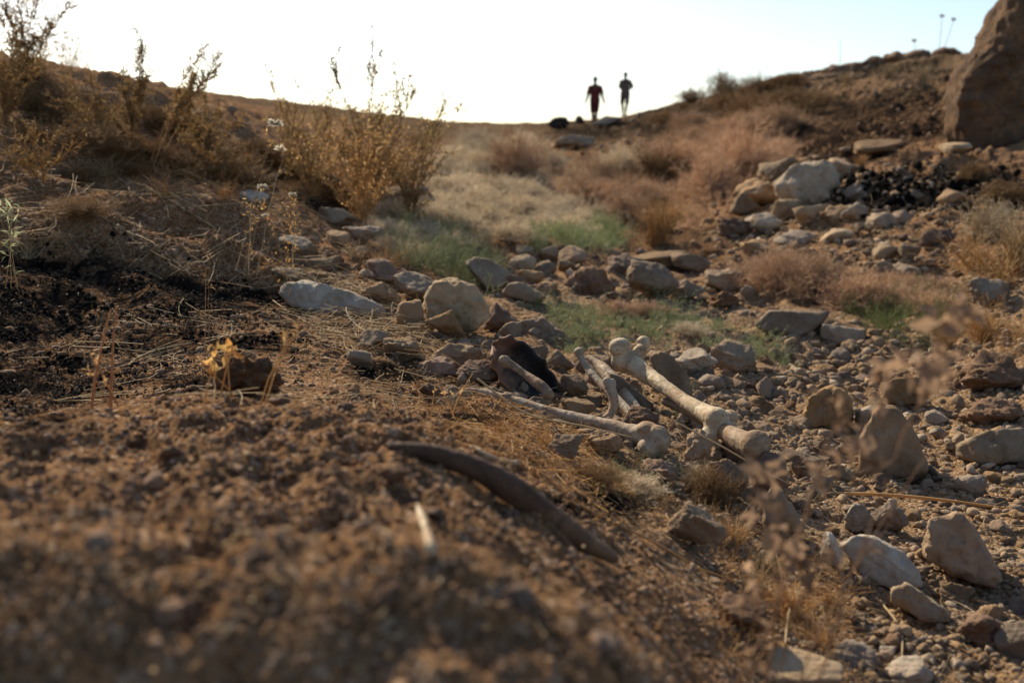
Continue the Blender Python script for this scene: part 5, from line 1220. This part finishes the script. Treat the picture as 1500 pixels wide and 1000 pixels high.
# sprigs on the mound
plant('reddish forked stalk standing behind the mound crest', (168, 572), 1.32, [(171, 446), (159, 450)], 2, .02, 0, .01, .002, M_rstalk, M_rstalk, 97, .0030, .6, wob=.03, name='forked_stalk', cat='stalk')
plant('small orange stalk leaning left beside the forked one', (164, 552), 1.30, [(128, 520), (133, 545)], 3, .02, 12, .012, .004, M_rstalk, M_gold, 98, .0015, .4, name='forked_stalk', cat='stalk')
plant('sprig of bright yellow-orange leaves behind the jagged clod', (322, 556), 1.22, [(330, 492), (305, 520), (342, 508), (318, 500), (296, 530)], 6, .012, 20, .018, .011, M_gold, M_orange, 99, .0012, .45, name='orange_leaf_sprig')
plant('bent yellowish stalk leaning right behind the jagged clod', (392, 555), 1.25, [(437, 482), (420, 500)], 6, .02, 16, .014, .003, M_gold, M_gold, 100, .0016, .5, name='bent_stalk', cat='stalk')
plant('dark blurred dead stem on the near mound, left of centre', (296, 770), .80, [(283, 625), (290, 650)], 4, .02, 10, .01, .004, M_brownt, M_brownt, 101, .0012, .3, name='dead_stem', cat='stalk')
plant('blurred green-brown stem at the bottom of the mound', (392, 985), .52, [(378, 850), (383, 880)], 3, .01, 8, .01, .004, M_olive, M_olive, 102, .0015, .3, name='dead_stem', cat='stalk')
plant('brown upright twig among the flower stalks and the scorched patch', (300, 470), 1.9, [(310, 372), (300, 390)], 6, .02, 8, .01, .003, M_brownt, M_brownt, 103, .0011, .3, name='dead_stem', cat='stalk')
plant('short golden twig upright in the dry plants by the slender bone tip', (648, 610), 1.55, [(636, 548), (640, 560)], 4, .015, 14, .008, .003, M_gold, M_gold, 104, .0012, .3, name='bent_stalk', cat='stalk')
plant('flat golden blade crossing the thin tip of the slender bone', (680, 590), 1.75, [(692, 548)], 1, .01, 4, .012, .003, M_gold, M_gold, 105, .0018, .3, name='bent_stalk', cat='stalk')
# big blurred twig close to the lens, right
root, P = plant('blurred pinkish twig with papery pods close to the lens, right side', (1105, 800), .74, [(1230, 650), (1300, 560), (1345, 500), (1390, 470), (1260, 690), (1130, 640), (1180, 720), (1385, 560)], 30, .05, 60, .014, .006, M_pap, M_pap, 106, .0011, .2, .7, wob=.16, name='papery_twig', cat='twig')
q = np.random.default_rng(5)
for (a, b, rr_) in [(1340, 525, 26), (1300, 545, 18), (1395, 470, 24), (1420, 450, 16), (1265, 640, 18), (1240, 665, 15), (1130, 690, 20), (1115, 735, 26), (1150, 780, 26), (1175, 815, 22), (1100, 860, 16), (1350, 580, 14), (1385, 560, 14), (1290, 590, 12), (1200, 700, 14), (1380, 520, 16)]:
    c = point(a, b, P[0, 0, 1] * 0 + root.location[1] + q.normal(0, .02)) - np.array(root.location); n = 9; rad = rr_ * 1.05 / F
    D = q.normal(size=(n, 3)); me = leaf_mesh('pod', c + q.normal(0, rad * .35, (n, 3)), D, np.full(n, rad * 1.2), np.full(n, rad * .8), q); link('pod', me, M_pap, root)
# long straws across the stones
for (pts_, lab, rad) in [([(1200, 722), (1290, 724), (1380, 732), (1500, 748)], 'long yellowish straw lying across the stones from the middle to the right edge', 2.6),
                         ([(840, 735), (900, 765), (970, 800), (1030, 836)], 'long thin brown stem lying on the mound beside the rib', 2.0),
                         ([(1290, 880), (1320, 925), (1318, 1000)], 'bent pale straw standing at the bottom edge, lower right', 2.0),
                         ([(1165, 870), (1155, 900), (1148, 965)], 'upright pale straw in front of the dry grass at the bottom', 2.2),
                         ([(180, 545), (200, 525), (240, 510), (290, 500)], 'curved pale straw behind the mound crest', 1.4),
                         ([(400, 440), (450, 475), (520, 500), (600, 520)], 'long pale straw arching over the slope below the flat white rock', 1.0),
                         ([(985, 615), (1060, 655), (1120, 690), (1160, 710)], 'thin stem crossing in front of the round bone head', 1.2),
                         ([(700, 555), (770, 605), (860, 625), (925, 640)], 'thin split stem lying along the slender long bone', 1.6),
                         ([(830, 575), (800, 590), (720, 560), (640, 555)], 'thin stem arching past the charred plate', 1.0)]:
    hx, hy, hz = hits([p[0] for p in pts_], [p[1] + 6 for p in pts_]); hy = np.polyval(np.polyfit(range(len(hy)), hy, 1), range(len(hy)))
    if 'round bone' in lab: hy = hy * 0 + 1.72
    if 'slender long' in lab: hy = hy * 0 + 1.76
    Pp = [point(p[0], p[1], hy[i]) for i, p in enumerate(pts_)]; V, T = capsule_chain(Pp, [rad * hy.mean() / F] * (len(Pp) - 1) + [rad * .5 * hy.mean() / F], 6, 8)
    tag(link('straw', mesh_np('straw', V, T), M_gold if 'yellow' in lab else (M_brownt if 'brown' in lab else M_straw)), lab, 'straw')
# stalks on the skyline
for (bx, by, tx, ty, lab) in [(1372, 80, 1380, 24, 'dry stalk with a round head on the skyline beside the boulder, left of two'), (1374, 80, 1397, 29, 'slanting dry stalk with a round head on the skyline, nearest the boulder'), (1340, 82, 1339, 60, 'short stalk with a small head on the skyline'), (1229, 90, 1231, 58, 'thin bare stalk on the skyline left of the headed ones')]:
    Yk = 27.5; c0 = point(bx, by, Yk); c0[2] = min(c0[2], float(height(c0[0], Yk))); c1 = point(tx, ty, Yk); r0 = root
    rt = link('skyline_stalk', None, loc=c0); tag(rt, lab, 'stalk'); d = c1 - c0
    V, T = capsule_chain([(0, 0, 0), d * .5 + np.array([.03, 0, 0]), d], [.009, .008, .006], 6, 6); link('stem', mesh_np('stem', V, T), M_brownt, rt)
    if 'head' in lab and 'bare' not in lab:
        P, T = rock_verts(9, 3, 12, 8, .12); link('seed_head', mesh_np('seed_head', P * .05 + d, T), M_brownt, rt)
# ================================================================== people
M_skin = mat_plain('skin', (0.10, 0.052, 0.034), 0.8, 0.1, 40, 0.1)
M_red = mat_plain('maroon_cloth', (0.12, 0.024, 0.022), 0.9, 0.3, 120, 0.15)
M_reds = mat_plain('dark_red_cloth', (0.085, 0.018, 0.018), 0.9, 0.3, 120, 0.15)
M_grey_c = mat_plain('grey_brown_cloth', (0.13, 0.095, 0.08), 0.9, 0.3, 120, 0.15)
M_dark_c = mat_plain('dark_brown_cloth', (0.075, 0.035, 0.03), 0.9, 0.3, 120, 0.15)
M_hair = mat_plain('black_hair', (0.015, 0.012, 0.010), 0.6, 0.5, 200, 0.3)
M_shoe = mat_plain('dusty_shoe', (0.09, 0.07, 0.055), 0.8, 0.2, 80, 0.2)
def person(px, py_head, Y, zfoot, folded, mats, label, height=1.76):
    """walker seen from behind, faces away from the camera (+Y)"""
    k = height / 1.76
    # joints: x right, y forward, z up
    J = {}
    hip, sh = 0.93, 1.44
    if not folded:
        LA = [(-.17, 0, 1.40), (-.245, -.02, 1.16), (-.315, .03, .93)]; RA = [(.17, 0, 1.40), (.25, .0, 1.15), (.33, .05, .92)]
        LL = [(-.085, 0, hip), (-.075, .03, .50), (-.065, -.06, .09)]; RL = [(.085, 0, hip), (.062, .07, .52), (.045, .12, .09)]
    else:
        LA = [(-.16, 0, 1.40), (-.215, .02, 1.16), (-.04, .19, 1.12)]; RA = [(.16, 0, 1.40), (.275, .03, 1.17), (.13, .22, 1.10)]
        LL = [(-.09, 0, hip), (-.115, .02, .50), (-.085, -.02, .09)]; RL = [(.09, 0, hip), (.085, .04, .51), (.03, .05, .09)]
    lean = (0.02 if folded else -0.0)
    pcs = []
    pcs.append(capsule_chain([(0, 0, .90), (0, 0, 1.02), (0, .0, 1.15), (0, 0, 1.30), (0, 0, 1.42)], [.125, .115, .115, .13, .10], 20))
    T2 = [(-.11, 0, 1.36), (.11, 0, 1.36)]
    pcs.append(capsule_chain([(-.14, 0, 1.385), (-.05, -.01, 1.43), (.05, -.01, 1.43), (.14, 0, 1.385)], [.068, .075, .075, .068], 16))
    pcs.append(capsule_chain([(-.08, 0, .92), (.08, 0, .92)], [.10, .10], 16))
    pcs.append(capsule_chain([(0, 0, 1.42), (0, .01, 1.54)], [.065, .056], 14))
    # head with face (looks away, +Y)
    pcs.append(ellipsoid((0, .01, 1.655), (.075, .092, .112))); pcs.append(ellipsoid((0, .045, 1.595), (.052, .055, .052)))
    pcs.append(capsule_chain([(0, .098, 1.665), (0, .118, 1.628)], [.010, .016], 10))
    for s in (-1, 1):
        pcs.append(ellipsoid((s * .030, .088, 1.672), (.014, .010, .010), sub=2)); pcs.append(ellipsoid((s * .078, .0, 1.65), (.012, .020, .032), sub=2))
    pcs.append(ellipsoid((0, .098, 1.590), (.024, .010, .009), sub=2))
    for A in (LA, RA):
        pcs.append(capsule_chain(A, [.058, .052, .042], 14)); sgn = -1 if A[0][0] < 0 else 1
        w = np.array(A[2]); d = unit(w - np.array(A[1])); sd = unit(np.cross(d, [0, 0, 1])) if folded else np.array([0, 1.0, 0])
        pcs.append(capsule_chain([w, w + d * .05, w + d * .095], [.03, .036, .034], 12))
        for f in range(4):
            b = w + d * .09 + sd * (f - 1.5) * .019; ln = [.072, .082, .078, .06][f]; c2 = np.array([-sgn * .012, .0, 0])
            pcs.append(capsule_chain([b, b + d * ln * .5 + c2 * .4, b + d * ln * .95 + c2 * 1.6], [.0085, .008, .007], 8))
        b = w + d * .035 + sd * .03; pcs.append(capsule_chain([b, b + sd * .03 + d * .035, b + sd * .032 + d * .065], [.011, .0095, .008], 8))
    for Lg in (LL, RL):
        pcs.append(capsule_chain([Lg[0], ((Lg[0][0] + Lg[1][0]) / 2, (Lg[0][1] + Lg[1][1]) / 2, .72), Lg[1], ((Lg[1][0] + Lg[2][0]) / 2, (Lg[1][1] + Lg[2][1]) / 2 - .015, .34), Lg[2]], [.085, .078, .056, .060, .038], 16))
        f = np.array(Lg[2]); pcs.append(capsule_chain([f + [0, -.04, -.045], f + [0, .06, -.05], f + [0, .14, -.065]], [.035, .036, .024], 12))
    V, T = join(pcs)
    loc = point(px, py_head, Y); base = np.array([loc[0], Y, loc[2] - 1.77 * k])
    body = remeshed('person', V, T, 0.0075, 4)
    root = link('person', body, mats[0], loc=base, scale=(k, k, k)); tag(root, label, 'person')
    # shirt
    sl = []
    for A in (LA, RA):
        a, b = np.array(A[0]), np.array(A[1]); sl.append(capsule_chain([a, a * .45 + b * .55, a * .12 + b * .88], [.072, .068, .066], 16))
    tw = 1.0 if not folded else 1.0
    V, T = join([capsule_chain([(0, 0, .86), (0, 0, 1.0), (0, 0, 1.15), (0, 0, 1.30), (0, 0, 1.40)], [.145, .135, .135, .14, .10], 22),
                 capsule_chain([(-.145, 0, 1.375), (-.05, -.01, 1.425), (.05, -.01, 1.425), (.145, 0, 1.375)], [.078, .078, .078, .078]), capsule_chain([(-.07, 0, .98), (-.065, 0, 1.15), (-.09, 0, 1.33)], [.10, .105, .115]), capsule_chain([(.07, 0, .98), (.065, 0, 1.15), (.09, 0, 1.33)], [.10, .105, .115]), capsule_chain([(0, 0, 1.3), (0, 0, 1.35)], [.13, .12], 16)] + sl)
    V = V * np.array([1.08, .9, 1]); V[:, 2] += 0
    me = remeshed('shirt', V, T, 0.009, 5, lambda co: 0.006 * noise3(co * np.array([9, 9, 5]), 2)); link('shirt', me, mats[1], root)
    lg = [capsule_chain([(0, 0, .90), (0, 0, .97)], [.135, .13], 18)]
    for Lg in (LL, RL):
        a, b = np.array(Lg[0]), np.array(Lg[1]); lg.append(capsule_chain([a, a * .5 + b * .5, a * .08 + b * .92], [.100, .090, .082], 16))
    V, T = join(lg); me = remeshed('shorts', V * np.array([1.05, .95, 1]), T, 0.009, 5, lambda co: 0.005 * noise3(co * 10, 3)); link('shorts', me, mats[2], root)
    V, T = join([ellipsoid((0, -.012, 1.685), (.085, .092, .098)), ellipsoid((0, -.03, 1.64), (.078, .070, .075))])
    me = remeshed('hair', V, T, 0.007, 2, lambda co: 0.004 * noise3(co * 60, 2)); link('hair', me, mats[3], root)
    for Lg in (LL, RL):
        f = np.array(Lg[2]); V, T = join([capsule_chain([f + [0, -.045, -.05], f + [0, .06, -.055], f + [0, .16, -.065]], [.043, .046, .033], 14), capsule_chain([f + [0, -.02, -.03], f + [0, -.02, .02]], [.043, .042], 12)])
        link('shoe', remeshed('shoe', V, T, 0.007, 3), mats[4], root)
    return root
YP = 40.0
def pheight(pt, pb, Y): return (pb - pt) * Y / F
person(872, 112.5, 38.0, 0, False, (M_skin, M_red, M_reds, M_hair, M_shoe), 'person in maroon t-shirt and shorts on the skyline, arms hanging out, left one of two', 1.78)
person(916.5, 106, 41.0, 0, True, (M_skin, M_grey_c, M_dark_c, M_hair, M_shoe), 'person in grey-brown t-shirt and dark shorts on the skyline, arms folded, right', 1.70)

# ================================================================== camera, sun, sky
cam = bpy.data.cameras.new('camera'); co = bpy.data.objects.new('camera', cam); COL.objects.link(co); SC.camera = co
co.location = (0, 0, CAMZ); co.rotation_euler = (math.pi / 2 - TH, 0, 0)
cam.sensor_width = 36; cam.lens = 36 * F / 1500; cam.clip_start = 0.02; cam.clip_end = 3000
cam.dof.use_dof = True; cam.dof.focus_distance = 2.0; cam.dof.aperture_fstop = FSTOP; cam.dof.aperture_blades = 0
sd = bpy.data.lights.new('sun', 'SUN'); sd.energy = SUN_E; sd.angle = math.radians(0.53); sd.color = (1.0, 0.87, 0.66)
so = bpy.data.objects.new('sun', sd); COL.objects.link(so)
el, az = math.radians(SUN_EL), math.radians(SUN_AZ)      # azimuth measured from +Y towards +X
d = Vector((math.sin(az) * math.cos(el), math.cos(az) * math.cos(el), math.sin(el)))
so.rotation_euler = d.to_track_quat('Z', 'Y').to_euler(); so.location = (0, 0, 20)
w = bpy.data.worlds.new('World'); SC.world = w; w.use_nodes = True; t = w.node_tree; t.nodes.clear()
sk = t.nodes.new('ShaderNodeTexSky'); sk.sky_type = 'NISHITA'; sk.sun_disc = False; sk.sun_elevation = el; sk.sun_rotation = az
sk.air_density = 1.0; sk.dust_density = DUST; sk.ozone_density = 1.3; sk.altitude = 300
bg = t.nodes.new('ShaderNodeBackground'); bg.inputs[1].default_value = SKY; ow = t.nodes.new('ShaderNodeOutputWorld')
t.links.new(sk.outputs[0], bg.inputs[0]); t.links.new(bg.outputs[0], ow.inputs[0])
SC.view_settings.view_transform = 'Standard'; SC.view_settings.look = 'None'; SC.view_settings.exposure = EXPO; SC.view_settings.gamma = 1
SC.cycles.max_bounces = 8; SC.cycles.diffuse_bounces = 4; SC.cycles.transmission_bounces = 6; SC.cycles.transparent_max_bounces = 8
SC.cycles.use_denoising = True
